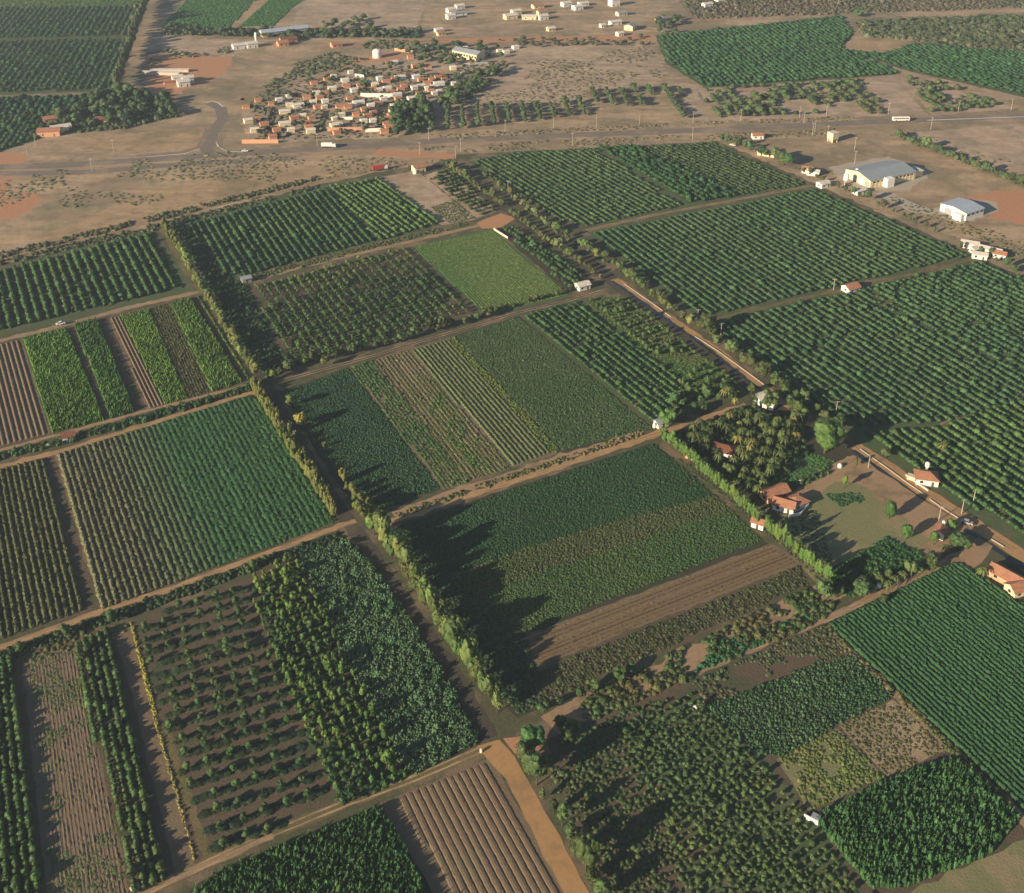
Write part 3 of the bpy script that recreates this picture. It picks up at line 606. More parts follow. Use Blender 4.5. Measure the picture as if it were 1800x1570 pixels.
cover('undergrowth', [(440, 1030), (520, 984), (615, 1190), (718, 1368), (600, 1418), (520, 1250)], 1.7, 1.1, .7, (.022, .055, .022), (.03, .065, .025), 'dark undergrowth below the lime green trees', 'undergrowth')
orchard('lime_tree', [(430, 1020), (522, 980), (622, 1190), (724, 1366), (600, 1420), (530, 1270)], ((520, 984), (716, 1368)), 3.1, 2.9, 1.12, 3.6, (.115, .165, .042), (.068, .118, .038), key='mid', jit=.09, skip=.07, label='bright lime green tree', lm=((450, 1040, 'near the sandy path'), (505, 1010, 'at the top corner by the plantation'), (520, 1130, 'in the upper rows'), (560, 1230, 'in the middle rows'), (610, 1300, 'beside the grey green plantation'), (560, 1380, 'at the brown grove side'), (660, 1380, 'near the olive path')), group='bright lime green tree rows', szv=.22)
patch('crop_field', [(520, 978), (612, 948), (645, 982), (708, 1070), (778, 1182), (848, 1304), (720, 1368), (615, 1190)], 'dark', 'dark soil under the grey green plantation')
cover('broadleaf_canopy', [(522, 980), (610, 950), (645, 985), (708, 1072), (776, 1182), (846, 1302), (722, 1366), (618, 1190)], 1.15, 1.2, 2.6, (.046, .095, .044), (.068, .115, .06), 'dense grey green broad leaved plantation beside the central lane', 'plantation', key='broad', sc=.12, var=.16)
ribbon('path', [(230, 1580), (370, 1515), (480, 1465), (600, 1415), (720, 1372), (845, 1318)], 3.4, 'verge', 'olive path below the lower left groves', 'path', .3)
ribbon('path', [(226, 1584), (366, 1519), (480, 1469)], 1.6, 'track', 'brown wheel track on the olive path', 'path', .2)

# ------------------------------------------------------------------ bottom middle
patch('crop_field', [(300, 1600), (380, 1535), (668, 1418), (695, 1450), (790, 1620)], 'dark', 'dark soil under the tall crop at the bottom edge')
cover('crop_cover', [(310, 1600), (385, 1536), (664, 1422), (700, 1470), (765, 1600)], 0.65, .56, 1.8, (.04, .095, .038), (.056, .115, .045), 'tall dense dark green crop at the bottom edge', sc=.12, var=.2, key='leafy')
f = patch('ploughed_field', [(668, 1412), (862, 1332), (1015, 1600), (790, 1620)], 'furrow', 'ploughed brown field with deep furrows at the bottom', amp=.2)
row_parts(f, [(700, 1402), (858, 1338), (1008, 1600), (815, 1610)], ((858, 1338), (1008, 1600)), 2.05, 1.9, .34, (.2, .125, .085), 0, M['furrow'], 'soil_ridge', seed=400, rag=.05)
patch('sand_road', [(838, 1312), (878, 1300), (905, 1330), (985, 1470), (1050, 1600), (1005, 1600), (890, 1370)], 'sand', 'wide sandy road beside the ploughed field', 'road', .25)
patch('sand_road', [(884, 1298), (935, 1290), (950, 1315), (925, 1330), (905, 1325)], 'orange', 'reddish bare corner beside the round tree', 'ground', .5)
# ------------------------------------------------------------------ upper middle farms
patch('crop_field', [(300, 400), (420, 362), (560, 330), (664, 312), (775, 392), (660, 430), (420, 492), (392, 500)], 'under', 'soil of the upper middle orchard')
orchard('left_orchard_tree', [(330, 396), (572, 332), (655, 424), (430, 486), (395, 480)], ((572, 332), (655, 424)), 4.3, 1.7, 1.1, 1.9, (.07, .12, .035), (.03, .075, .032), jit=.07, skip=.05, label='row tree of the dark middle orchard', lm=((380, 400, 'near the lane hedge'), (480, 370, 'below the dirt road'), (560, 345, 'at its upper right corner'), (450, 470, 'above the grey pump hut'), (560, 440, 'above the sandy path'), (630, 400, 'beside the light green rows')), group='row trees in the upper middle orchard', sc=.02, seed=12)
orchard('left_orchard_tree', [(576, 331), (662, 314), (772, 392), (668, 424)], ((662, 314), (772, 392)), 4.0, 1.9, 1.15, 1.8, (.075, .13, .045), (.088, .145, .05), jit=.06, skip=.03, label='light green row tree beside the brown field', group='light green rows beside the brown field')
cover('crop_cover', [(330, 396), (662, 314), (772, 392), (430, 486), (395, 480)], 2.4, 1.3, .6, (.02, .048, .02), (.04, .065, .026), 'low growth between the rows of the upper middle orchard', 'undergrowth')
patch('bare_field', [(666, 312), (735, 300), (770, 330), (838, 385), (776, 396)], 'pink', 'bare brown field below the white cottage', amp=.4)
cover('grass_cover', [(756, 364), (800, 352), (836, 384), (790, 394)], 1.2, .7, .35, (.075, .085, .04), (.09, .095, .045), 'thin olive grass on the bare field', 'grass', key='twig')
patch('bare_field', [(745, 308), (785, 296), (872, 372), (838, 384)], 'pink', 'plot of pink soil beds beside the lane', amp=.3)
orchard('row_tree', [(752, 312), (790, 300), (872, 372), (838, 380)], ((752, 312), (772, 306)), 5.2, 2.4, 1.4, 2.0, (.07, .085, .035), (.05, .08, .03), skip=.15, label='small tree of the pink bedded plot', group='small trees of the pink bedded plot')
ribbon('path', [(425, 497), (520, 472), (620, 448), (720, 425), (835, 398), (890, 385)], 3.6, 'track', 'sandy path across the upper middle farms', 'path', .4)
ribbon('verge', [(430, 486), (520, 462), (620, 440), (720, 414), (820, 392)], 3.2, 'verge', 'rough weedy verge above the sandy path', 'verge', .6)
cover('weed_patch', [(440, 484), (660, 428), (820, 390), (824, 396), (640, 442), (440, 494)], 1.6, .9, .7, (.09, .085, .04), (.06, .085, .03), 'scrubby weeds along the sandy path', 'weeds', key='twig', gap=(.2, .4))
patch('dirt_yard', [(838, 392), (880, 375), (905, 385), (880, 400), (846, 402)], 'orange', 'orange dirt where the path meets the lane', 'ground', .5)

patch('crop_field', [(435, 502), (720, 434), (842, 552), (500, 655)], 'brown', 'brown soil of the mixed orchard')
cover('undergrowth', [(440, 505), (720, 436), (838, 550), (505, 650)], 2.2, 1.2, .5, (.024, .05, .022), (.05, .065, .03), 'low growth between the trees of the mixed orchard', 'undergrowth', gap=(.035, .42), seed=33)
orchard('row_tree', [(445, 505), (715, 437), (834, 548), (505, 648)], ((720, 436), (838, 550)), 4.4, 2.5, 1.25, 2.3, (.10, .135, .04), (.045, .092, .034), key='mid', jit=.08, skip=.08, label='bushy tree of the mixed orchard', lm=((470, 520, 'by the grey pump hut'), (560, 490, 'below the sandy path'), (690, 455, 'at its upper right corner'), (560, 580, 'in its pale middle'), (690, 540, 'in its yellowish middle'), (510, 630, 'by the lower lane corner'), (650, 605, 'above the shaded path'), (800, 550, 'next to the flat green field')), group='bushy trees of the mixed orchard', seed=21, szv=.2)
patch('crop_field', [(722, 434), (866, 402), (1002, 520), (855, 556)], 'grass', 'flat green field below the sandy path', amp=.3)
cover('crop_cover', [(724, 436), (864, 405), (998, 518), (856, 552)], 1.0, .6, .35, (.07, .145, .048), (.125, .165, .052), 'fine green crop of the flat field', edge=((866, 402), (1002, 520)), rs=1.5, sc=.018, seed=31, var=.12)
patch('crop_field', [(868, 402), (905, 398), (1045, 492), (1002, 516)], 'dark', 'soil of the narrow orchard beside the lane')
orchard('row_tree', [(878, 404), (908, 402), (1030, 488), (1002, 512)], ((905, 400), (1035, 490)), 4.2, 3.2, 1.7, 3.0, (.045, .10, .04), (.06, .105, .045), key='mid', skip=.04, label='fresh green tree of the narrow orchard', lm=((890, 410, 'at the orange dirt end'), (950, 455, 'halfway along the lane'), (1020, 490, 'beside the white cottage')), group='fresh green trees of the narrow orchard')
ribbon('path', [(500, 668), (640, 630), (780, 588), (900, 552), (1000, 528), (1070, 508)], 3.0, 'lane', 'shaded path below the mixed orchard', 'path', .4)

# ------------------------------------------------------------------ centre block
patch('crop_field', [(490, 690), (612, 645), (775, 860), (650, 905), (600, 860)], 'dark', 'soil of the dark meadow beside the central lane')
cover('crop_cover', [(495, 692), (612, 648), (772, 858), (655, 900), (605, 850)], 0.72, .48, .45, (.026, .068, .036), (.036, .08, .04), 'dense dark green meadow crop beside the central lane', sc=.06, var=.14)
f = patch('crop_field', [(614, 644), (795, 592), (980, 797), (800, 858), (775, 860)], 'stubble', 'tan soil of the striped plots')
EC = ((795, 595), (978, 796))
cover('crop_cover', [(614, 646), (655, 634), (825, 846), (780, 860)], 1.15, .75, .5, (.045, .095, .032), (.08, .11, .04), 'green bed along the left side of the striped plots', edge=EC, rs=1.5, gap=(.1, .2))
cover('crop_cover', [(652, 636), (715, 616), (900, 822), (822, 846)], 1.0, .5, .4, (.10, .10, .045), (.07, .11, .036), 'patchy thin crop on the tan beds', edge=EC, rs=1.9, gap=(.07, .5), key='twig')
cover('crop_cover', [(735, 700), (775, 690), (870, 822), (835, 830)], 1.3, .7, .6, (.05, .12, .03), (.04, .10, .03), 'bright green patch among the brown beds', edge=EC, rs=1.7, gap=(.12, .5), seed=4)

row_parts(f, [(655, 634), (716, 617), (900, 822), (825, 846)], EC, 1.9, .9, .3, (.115, .105, .05), 5, seed=900, var=.16, rag=.4)
fs = patch('crop_field', [(718, 616), (792, 594), (976, 795), (900, 822)], 'stubble', 'plot with light green ribbed rows', amp=.2)
row_parts(fs, [(722, 616), (790, 596), (972, 794), (900, 820)], EC, 2.1, 1.0, .55, (.10, .12, .05), 6, seed=500, var=.1)
cover('grass_line', [(786, 596), (798, 592), (984, 792), (972, 797)], .9, .6, .5, (.10, .14, .035), (.12, .14, .04), 'yellow green grass line between ribbed rows and meadow', 'grass')
patch('crop_field', [(800, 590), (912, 556), (1148, 755), (990, 796)], 'dark', 'soil of the olive green meadow', amp=.3)
cover('crop_cover', [(802, 592), (912, 558), (1146, 753), (988, 792)], 0.72, .48, .4, (.052, .092, .04), (.066, .10, .05), 'even olive green meadow crop in the centre', sc=.05, var=.13)
patch('crop_field', [(914, 555), (1024, 526), (1300, 690), (1210, 715), (1150, 752)], 'under', 'soil of the centre orchard')
orchard('row_tree', [(918, 557), (1018, 530), (1228, 698), (1150, 745)], ((915, 556), (1150, 750)), 3.7, 1.8, 1.0, 1.6, (.04, .085, .036), (.05, .095, .036), jit=.06, label='small tree of the straight centre orchard', lm=((940, 560, 'by the shaded path'), (1000, 570, 'in its upper part'), (1070, 640, 'in its middle'), (1180, 700, 'at the palm garden end'), (1100, 700, 'beside the olive meadow')), group='straight small tree rows of the centre orchard')
cover('grass_cover', [(1024, 528), (1100, 520), (1310, 682), (1230, 696)], 1.2, .7, .3, (.06, .115, .03), (.09, .11, .04), 'bright grass under the loose trees of the centre orchard', 'grass', sc=.08)
orchard('row_tree', [(1030, 530), (1095, 522), (1305, 684), (1232, 698)], ((1030, 530), (1232, 698)), 4.4, 3.6, 1.5, 2.6, (.06, .10, .036), (.085, .11, .045), key='mid', jit=.12, skip=.12, gap=(.05, .4), label='loose olive tree on bright grass', lm=((1060, 540, 'by the shaded path'), (1140, 590, 'beside the canal bank'), (1180, 640, 'in the middle'), (1260, 680, 'near the palm garden')), group='loose olive trees on bright grass', seed=8, szv=.25)
ribbon('path', [(660, 925), (760, 892), (880, 852), (1000, 815), (1090, 785), (1160, 762), (1240, 735), (1312, 712)], 3.8, 'sand', 'sandy path between the centre plots and the big dark field', 'path', .4)
ribbon('verge', [(690, 903), (790, 868), (900, 832), (1010, 795), (1130, 758)], 3.0, 'track', 'dry weedy bank above the sandy path', 'verge', .7)
cover('weed_patch', [(690, 905), (900, 832), (1130, 756), (1136, 764), (900, 843), (700, 912)], 1.3, .7, .6, (.17, .125, .06), (.10, .10, .04), 'dry tufts along the sandy path', 'weeds', key='twig', gap=(.25, .42))

patch('crop_field', [(672, 930), (712, 932), (925, 1118), (965, 1238), (910, 1262), (795, 1115)], 'dark', 'dark patch painted as shade behind the shelter belt')  # dark sheet laid where the belt's shadow falls, shade put into its colour
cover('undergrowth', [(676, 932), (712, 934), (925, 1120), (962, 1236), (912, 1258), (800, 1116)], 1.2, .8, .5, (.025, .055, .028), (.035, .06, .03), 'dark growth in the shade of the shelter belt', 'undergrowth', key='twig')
patch('crop_field', [(680, 928), (1150, 778), (1342, 950), (1352, 956), (918, 1120), (860, 1160)], 'dark', 'soil of the big dark green field', amp=.3)
cover('crop_cover', [(688, 930), (1150, 780), (1258, 872), (1120, 905), (900, 970), (790, 1010)], 0.7, .46, .36, (.026, .066, .03), (.03, .075, .034), 'dense dark green upper half of the big field', sc=.05, var=.1)
cover('crop_cover', [(790, 1010), (900, 970), (1120, 905), (1258, 872), (1285, 898), (1000, 990), (815, 1050)], 0.7, .46, .4, (.07, .092, .038), (.08, .09, .042), 'faint olive worn band across the big field', sc=.045, var=.1, seed=6)
cover('crop_cover', [(815, 1050), (1000, 990), (1285, 898), (1340, 950), (918, 1112), (870, 1130)], 0.7, .46, .34, (.05, .098, .036), (.066, .104, .038), 'mid green lower part of the big field', sc=.05, var=.1)
f = patch('crop_field', [(900, 1128), (1352, 957), (1408, 992), (945, 1172)], 'furrow', 'brown strip with dry rows below the big field', amp=.3)
row_parts(f, [(905, 1130), (1350, 960), (1400, 990), (945, 1168)], ((918, 1124), (1350, 958)), 1.55, .6, .34, (.15, .10, .062), 4, None, 'stubble_row', seed=560, rag=.2, var=.16)
patch('crop_field', [(930, 1178), (1408, 993), (1425, 1030), (950, 1240)], 'brown', 'soil of the olive strip')
cover('crop_cover', [(935, 1180), (1406, 996), (1420, 1028), (958, 1232)], 1.1, .7, .45, (.06, .07, .034), (.075, .072, .038), 'olive brown strip crop below the brown rows', edge=((945, 1174), (1408, 994)), rs=1.3)
patch('waste_strip', [(1040, 1215), (1425, 1032), (1500, 1020), (1450, 1090), (1240, 1180), (990, 1300), (950, 1260)], 'track', 'rough waste strip with litter and weeds', 'ground', 1.0)
cover('weed_patch', [(1040, 1215), (1425, 1032), (1500, 1030), (1450, 1088), (1240, 1180), (990, 1290)], 1.5, 1.2, 1.1, (.05, .08, .03), (.10, .085, .04), 'mixed scrub and dry weeds on the waste strip', 'weeds', key='twig', gap=(.15, .42))
cover('grass_cover', [(1270, 1128), (1420, 1080), (1428, 1098), (1300, 1150), (1215, 1185)], 1.1, .8, .7, (.03, .095, .045), (.04, .10, .04), 'fresh green grass patch beside the waste strip', 'grass')
ribbon('path', [(1230, 1190), (1340, 1140), (1450, 1090), (1560, 1040), (1670, 985), (1700, 968)], 3.0, 'track', 'sandy path above the lower right rows', 'path', .3)

# ------------------------------------------------------------------ lower right block
f = patch('crop_field', [(1452, 1096), (1680, 986), (1720, 1010), (1840, 1085), (1840, 1470), (1790, 1420)], 'dark', 'field of green rows at the right frame edge', amp=.2)
row_parts(f, [(1456, 1098), (1680, 988), (1720, 1012), (1840, 1090), (1840, 1462), (1790, 1416)], ((1450, 1096), (1790, 1420)), 1.75, 1.25, .95, (.036, .088, .04), 6, seed=600, var=.08, rag=.13)
patch('crop_field', [(960, 1300), (1120, 1225), (1240, 1180), (1448, 1095), (1790, 1425), (1810, 1480), (1600, 1620), (1060, 1620)], 'brown', 'weedy brown soil of the lower right groves')
patch('crop_field', [(1115, 1245), (1218, 1222), (1335, 1330), (1425, 1440), (1525, 1590), (1255, 1620), (1150, 1430), (1180, 1420), (1085, 1290)], 'under', 'grassy floor of the crowded grove', amp=1.2)
patch('crop_field', [(985, 1300), (1080, 1262), (1100, 1300), (1180, 1420), (1250, 1500), (1180, 1520), (1080, 1400), (1000, 1340)], 'brown', 'bare brown rows beside the crowded grove', amp=1.2)
patch('crop_field', [(1090, 1258), (1215, 1200), (1235, 1215), (1110, 1285)], 'brown', 'bare brown soil above the crowded grove', amp=1)
cover('undergrowth', [(990, 1300), (1120, 1240), (1220, 1220), (1335, 1330), (1425, 1440), (1530, 1600), (1060, 1610), (960, 1330)], 1.6, .9, .5, (.045, .075, .033), (.08, .092, .042), 'green growth between the trees of the crowded grove', 'undergrowth', key='twig', gap=(.06, .42), seed=44)
orchard('grove_tree', [(1120, 1245), (1215, 1225), (1330, 1330), (1420, 1440), (1520, 1580), (1260, 1620), (1140, 1400), (1080, 1290)], ((1120, 1245), (1400, 1560)), 2.5, 2.3, 1.0, 1.5, (.046, .092, .036), (.09, .12, .044), key='mid', jit=.1, skip=.04, label='small round tree of the crowded grove', lm=((1140, 1260, 'below the waste strip'), (1220, 1250, 'by the small white tank'), (1200, 1340, 'in its upper middle'), (1310, 1340, 'beside the dark leafy bed'), (1260, 1450, 'in its centre'), (1390, 1440, 'left of the white shelter'), (1340, 1540, 'at the bottom edge'), (1470, 1540, 'against the tall crop')), group='small trees of the crowded lower right grove', szv=.2, seed=15)
orchard('grove_tree', [(985, 1300), (1080, 1262), (1140, 1400), (1260, 1600), (1100, 1610), (1000, 1400)], ((985, 1310), (1080, 1270)), 2.5, 1.7, .65, .95, (.05, .075, .03), (.08, .095, .04), jit=.1, skip=.1, label='young low tree on bare rows', lm=((1040, 1290, 'below the waste strip'), (1010, 1360, 'near the round tree on reddish soil'), (1090, 1420, 'in the middle rows'), (1150, 1560, 'at the bottom edge')), group='young low trees on bare rows', seed=16, szv=.22)
cover('crop_cover', [(1215, 1200), (1400, 1118), (1450, 1100), (1500, 1150), (1240, 1240)], 1.2, .8, .6, (.05, .08, .04), (.10, .09, .05), 'patchy grey green beds on brown soil', edge=((1230, 1190), (1440, 1100)), rs=1.6, gap=(.1, .3), key='twig')
cover('crop_cover', [(1240, 1240), (1500, 1150), (1570, 1225), (1480, 1270), (1380, 1330), (1330, 1325)], 0.72, .52, .7, (.034, .08, .038), (.055, .095, .05), 'dense dark leafy bed above the crowded grove', sc=.08, var=.25, key='twig')
patch('crop_field', [(1475, 1275), (1570, 1230), (1665, 1320), (1560, 1365)], 'dry', 'fallow brown plot beside the right rows', amp=.4)
cover('weed_patch', [(1475, 1275), (1570, 1230), (1665, 1320), (1560, 1365)], 1.0, .55, .35, (.12, .10, .055), (.085, .09, .045), 'thin weeds on the fallow plot', 'weeds', key='twig', gap=(.2, .38))
patch('crop_field', [(1365, 1335), (1472, 1280), (1555, 1366), (1420, 1425)], 'lawn', 'yellowish weedy plot beside the fallow plot', amp=.4)
cover('weed_patch', [(1365, 1335), (1472, 1280), (1555, 1366), (1420, 1425)], 1.0, .65, .45, (.09, .13, .038), (.13, .125, .045), 'yellow green weeds of the weedy plot', 'weeds', key='twig', gap=(.15, .3))
cover('crop_cover', [(1430, 1440), (1560, 1372), (1680, 1335), (1790, 1440), (1740, 1500), (1590, 1560), (1530, 1560)], 0.65, .56, 1.8, (.036, .092, .038), (.052, .115, .045), 'tall dense dark green crop at the lower right', sc=.12, var=.2, key='leafy')
ribbon('verge', [(1452, 1102), (1560, 1210), (1680, 1325), (1790, 1432), (1830, 1475)], 2.6, 'track', 'brown weedy verge of the right rows', 'verge', .4)
cover('weed_patch', [(1452, 1102), (1458, 1100), (1800, 1432), (1790, 1440)], .9, .9, .8, (.05, .075, .03), (.12, .10, .05), 'weeds along the right rows', 'weeds', key='twig', gap=(.2, .35))
patch('waste_strip', [(1600, 1570), (1740, 1505), (1810, 1470), (1850, 1500), (1850, 1640), (1560, 1640)], 'lawn', 'olive grass at the bottom right corner', 'ground', .8)

# ------------------------------------------------------------------ farmyard plots by the canal
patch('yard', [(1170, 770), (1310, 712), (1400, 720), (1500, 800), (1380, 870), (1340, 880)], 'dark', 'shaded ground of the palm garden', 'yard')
patch('yard', [(1345, 872), (1500, 800), (1700, 925), (1650, 985), (1500, 1050), (1450, 1030)], 'track', 'brown yard of the farmhouses', 'yard')
patch('lawn', [(1350, 930), (1425, 872), (1490, 846), (1530, 862), (1570, 905), (1640, 950), (1560, 985), (1470, 1020), (1440, 1028)], 'lawn', 'dry lawn beside the farmhouses', 'lawn', .8)
patch('lawn', [(1425, 800), (1462, 812), (1370, 858), (1340, 845)], 'grass', 'small green plot beside the big round tree', 'lawn', .6)
cover('grass_cover', [(1450, 868), (1510, 866), (1520, 880), (1475, 892)], 1.0, .7, .35, (.03, .08, .035), (.035, .085, .035), 'green grass spot on the dry lawn', 'grass')
cover('grass_cover', [(1470, 998), (1560, 945), (1630, 980), (1650, 985), (1500, 1050), (1460, 1035)], 1.1, .9, .9, (.026, .07, .03), (.035, .08, .03), 'dark green grass below the dry lawn', 'grass')
cover('grass_cover', [(1350, 858), (1375, 820), (1425, 795), (1470, 812), (1385, 858)], 1.1, .7, .3, (.05, .115, .045), (.065, .13, .05), 'bright grass of the small plot beside the big round tree', 'grass')
cover('garden_row', [(1366, 866), (1380, 856), (1455, 822), (1462, 830), (1385, 866)], 1.3, 1.0, 1.4, (.045, .085, .035), (.065, .1, .04), 'garden plants along the upper side of the drive', 'garden plants', key='leafy')
ribbon('drive', [(1370, 868), (1430, 842), (1500, 808)], 5, 'track', 'brown drive leading to the farmhouses', 'drive', .3)
patch('yard', [(1660, 985), (1720, 945), (1745, 960), (1725, 990), (1700, 1010)], 'track', 'brown yard where the paths meet the canal', 'yard', .5)
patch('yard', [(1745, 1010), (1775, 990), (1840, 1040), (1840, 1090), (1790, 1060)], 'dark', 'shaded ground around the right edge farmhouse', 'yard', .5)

# ------------------------------------------------------------------ right-hand orchards
patch('crop_field', [(822, 285), (900, 268), (1255, 250), (1425, 326), (1030, 402)], 'under', 'soil of the upper right orchards')
patch('crop_field', [(1032, 408), (1432, 330), (1712, 452), (1230, 562)], 'under', 'soil of the middle right orchard')
patch('crop_field', [(1240, 568), (1720, 460), (1860, 520), (1860, 1010), (1790, 960), (1600, 830), (1450, 740)], 'under', 'soil of the long right orchard')
ER = ((1060, 425), (1232, 560)); ER2 = ((1430, 330), (1710, 450)); ERB = ((1250, 570), (1640, 850))
orchard('orchard_tree', [(826, 286), (900, 270), (1045, 262), (1200, 362), (1030, 398), (985, 390)], ((826, 286), (1000, 395)), 4.3, 1.6, 1.05, 1.5, (.05, .098, .042), (.066, .106, .048), skip=.04, jit=.07, label='tree of the upper right orchard below the highway', group='trees of the upper right orchards')
orchard('orchard_tree', [(1052, 260), (1110, 258), (1300, 345), (1212, 358)], ((1052, 262), (1212, 358)), 4.4, 2.4, 1.5, 2.8, (.026, .068, .03), (.032, .075, .03), skip=.04, label='tree of the upper right orchard below the highway', group='trees of the upper right orchards')
orchard('orchard_tree', [(1118, 258), (1250, 252), (1420, 325), (1306, 344)], ((1118, 258), (1306, 344)), 3.8, 2.2, 1.1, 1.3, (.055, .085, .036), (.065, .092, .042), skip=.05, label='low olive tree of the upper right orchard corner', group='low olive trees below the highway')
ribbon('path', [(1030, 405), (1150, 378), (1300, 350), (1430, 326)], 3.4, 'verge', 'olive path between the right orchards', 'path', .4)
orchard('orchard_tree', [(1040, 412), (1430, 334), (1704, 450), (1234, 558)], ((1040, 412), (1234, 558)), 4.4, 1.4, 1.06, 1.55, (.044, .09, .042), (.058, .104, .048), skip=.03, jit=.06, label='tidy row tree of the middle right orchard', lm=((1060, 420, 'at its left corner'), (1150, 500, 'beside the bushy lane trees'), (1230, 550, 'at its bottom corner'), (1350, 530, 'above the olive path')), group='tidy row trees of the middle right orchard', sc=.02)
ribbon('path', [(1236, 566), (1400, 527), (1560, 492), (1715, 455)], 2.2, 'verge', 'olive path between middle and long right orchard', 'path', .4)
orchard('orchard_tree', [(1246, 572), (1530, 506), (1540, 540), (1700, 610), (1860, 690), (1860, 690), (1662, 742), (1520, 750), (1450, 735)], ERB, 4.5, 1.5, 1.12, 1.7, (.042, .086, .04), (.056, .102, .046), skip=.03, jit=.05, label='tidy row tree of the long right orchard', lm=((1270, 580, 'at its upper left corner'), (1330, 630, 'beside the canal road'), (1420, 700, 'above the palm garden'), (1530, 740, 'behind the biggest round tree'), (1600, 700, 'in the lower middle'), (1660, 735, 'at the grassy gap'), (1760, 690, 'near the right frame edge')), group='tidy row trees of the long right orchard', sc=.02)
orchard('orchard_tree', [(1536, 504), (1720, 462), (1860, 515), (1860, 686), (1700, 606), (1545, 538)], ERB, 4.5, 1.9, 1.3, 1.9, (.042, .088, .042), (.052, .1, .046), skip=.04, jit=.12, label='tree of the closed canopy corner in the long right orchard', group='closed canopy trees of the long right orchard', sc=.02)
ribbon('path', [(1655, 748), (1720, 722), (1860, 680)], 2.6, 'verge', 'grassy gap crossing the long right orchard', 'path', .4)
orchard('orchard_tree', [(1520, 760), (1662, 752), (1730, 722), (1860, 690), (1860, 990), (1790, 945), (1660, 860), (1600, 820)], ERB, 4.5, 1.6, 1.16, 1.8, (.044, .092, .038), (.064, .112, .042), skip=.03, jit=.05, label='lower row tree of the long right orchard', lm=((1540, 770, 'above the dry olive canal tree'), (1600, 820, 'behind the canal road'), (1660, 860, 'behind the red roofed cottage'), (1720, 800, 'below the grassy gap'), (1740, 900, 'above the lower canal bridge'), (1790, 780, 'at the right frame edge'), (1790, 930, 'at the lower right end')), group='lower row trees beside the canal', sc=.03, seed=9)

POOLSPEC = {'orchard_tree': ('orchard tree', 300, False, 'smaller and farther trees of the orchards right and beyond the highway'), 'left_orchard_tree': ('orchard tree', 300, False, 'smaller trees of the upper left and middle orchards'),
            'row_tree': ('tree', 300, False, 'remaining trees of the centre and village orchards'), 'row_plant': ('plant', 300, False, 'remaining plants of the lower left dark rows'),
            'fruit_tree': ('fruit tree', 300, True, 'remaining trees of the open lower left grove'), 'lime_tree': ('tree', 300, True, 'remaining trees of the bright lime green rows'),
            'grove_tree': ('tree', 300, True, 'remaining trees of the crowded lower right grove')}
plant_pools(POOLSPEC)
# ------------------------------------------------------------------ tree lines and single trees
def TL(pts, sp, r, h, c1, c2, key, label, group, **k): tree_line('hedge_bush' if 'bush' in label else 'lane_tree' if 'lane' in label or 'road' in label else 'garden_tree' if 'garden' in label else 'hedge_tree', pts, sp, r, h, c1, c2, key, label, k.pop('cat', 'tree'), group, **k)
TL([(288, 402), (318, 448), (345, 496)], 3.2, 2.2, 7.2, (.125, .13, .045), (.10, .12, .04), 'mid', 'yellow olive tree in the upper hedge of the central lane', 'upper hedge trees of the central lane', szv=.15)
TL([(350, 500), (385, 560), (420, 622), (450, 662)], 3.6, 2.6, 7.4, (.12, .125, .045), (.085, .11, .04), 'mid', 'olive tree beside the central lane above the strip farm', 'olive trees beside the central lane')
TL([(660, 940), (697, 985), (738, 1050), (784, 1120), (830, 1190), (874, 1250)], 2.3, 2.7, 9.2, (.105, .112, .042), (.075, .105, .036), 'tall', 'tall sunlit tree in the shelter belt along the big dark field', 'shelter belt trees along the big dark field')
TL([(920, 1340), (950, 1390), (985, 1450), (1020, 1510), (1060, 1580)], 4.2, 2.6, 7.5, (.075, .09, .035), (.055, .08, .03), 'tall', 'dusky olive tree along the lower sandy road', 'dusky olive trees along the lower sandy road')
TL([(1164, 772), (1200, 806), (1240, 842), (1280, 875), (1330, 925)], 1.8, 1.8, 8.6, (.078, .13, .036), (.095, .14, .04), 'mid', 'bright green tree in the trimmed hedge above the small orange hut', 'trimmed hedge trees above the small hut', jit=.3, szv=.08)
TL([(1345, 938), (1385, 972), (1430, 1008), (1462, 1034)], 1.8, 1.75, 9.2, (.08, .135, .036), (.10, .148, .04), 'mid', 'bright green tree in the trimmed hedge below the small orange hut', 'trimmed hedge trees below the small hut', jit=.3, szv=.08)
TL([(780, 292), (830, 325), (885, 365)], 4.4, 2.3, 5.4, (.085, .095, .042), (.08, .095, .04), 'mid', 'olive tree on the left side of the lane near the highway', 'left side lane trees near the highway')
TL([(898, 378), (960, 425), (1030, 472), (1052, 490)], 4.6, 2.3, 5.2, (.09, .1, .042), (.08, .1, .04), 'mid', 'olive tree between the lane and the narrow orchard', 'lane trees beside the narrow orchard')
TL([(850, 310), (900, 350), (960, 400)], 6.5, 2.4, 5.2, (.12, .11, .05), (.085, .1, .045), 'mid', 'dry olive tree on the right side of the lane', 'right side lane trees near the highway', jit=1.2)
TL([(965, 402), (1020, 435), (1080, 470), (1150, 525), (1230, 582)], 4.0, 2.5, 5.4, (.11, .115, .045), (.07, .095, .035), 'mid', 'bushy olive tree between canal lane and middle right orchard', 'bushy trees along the middle right orchard', jit=1.0)
TL([(1240, 588), (1300, 632), (1380, 690), (1470, 750)], 4.0, 2.6, 5.6, (.065, .09, .036), (.09, .1, .04), 'mid', 'bushy tree between canal road and long right orchard', 'bushy trees along the long right orchard', jit=1.2)
TL([(262, 2), (240, 60), (222, 110), (206, 158)], 4.5, 3.6, 14, (.075, .085, .045), (.06, .08, .04), 'mid', 'tree in the tall windbreak of the far left orchard', 'windbreak trees of the far left orchard')
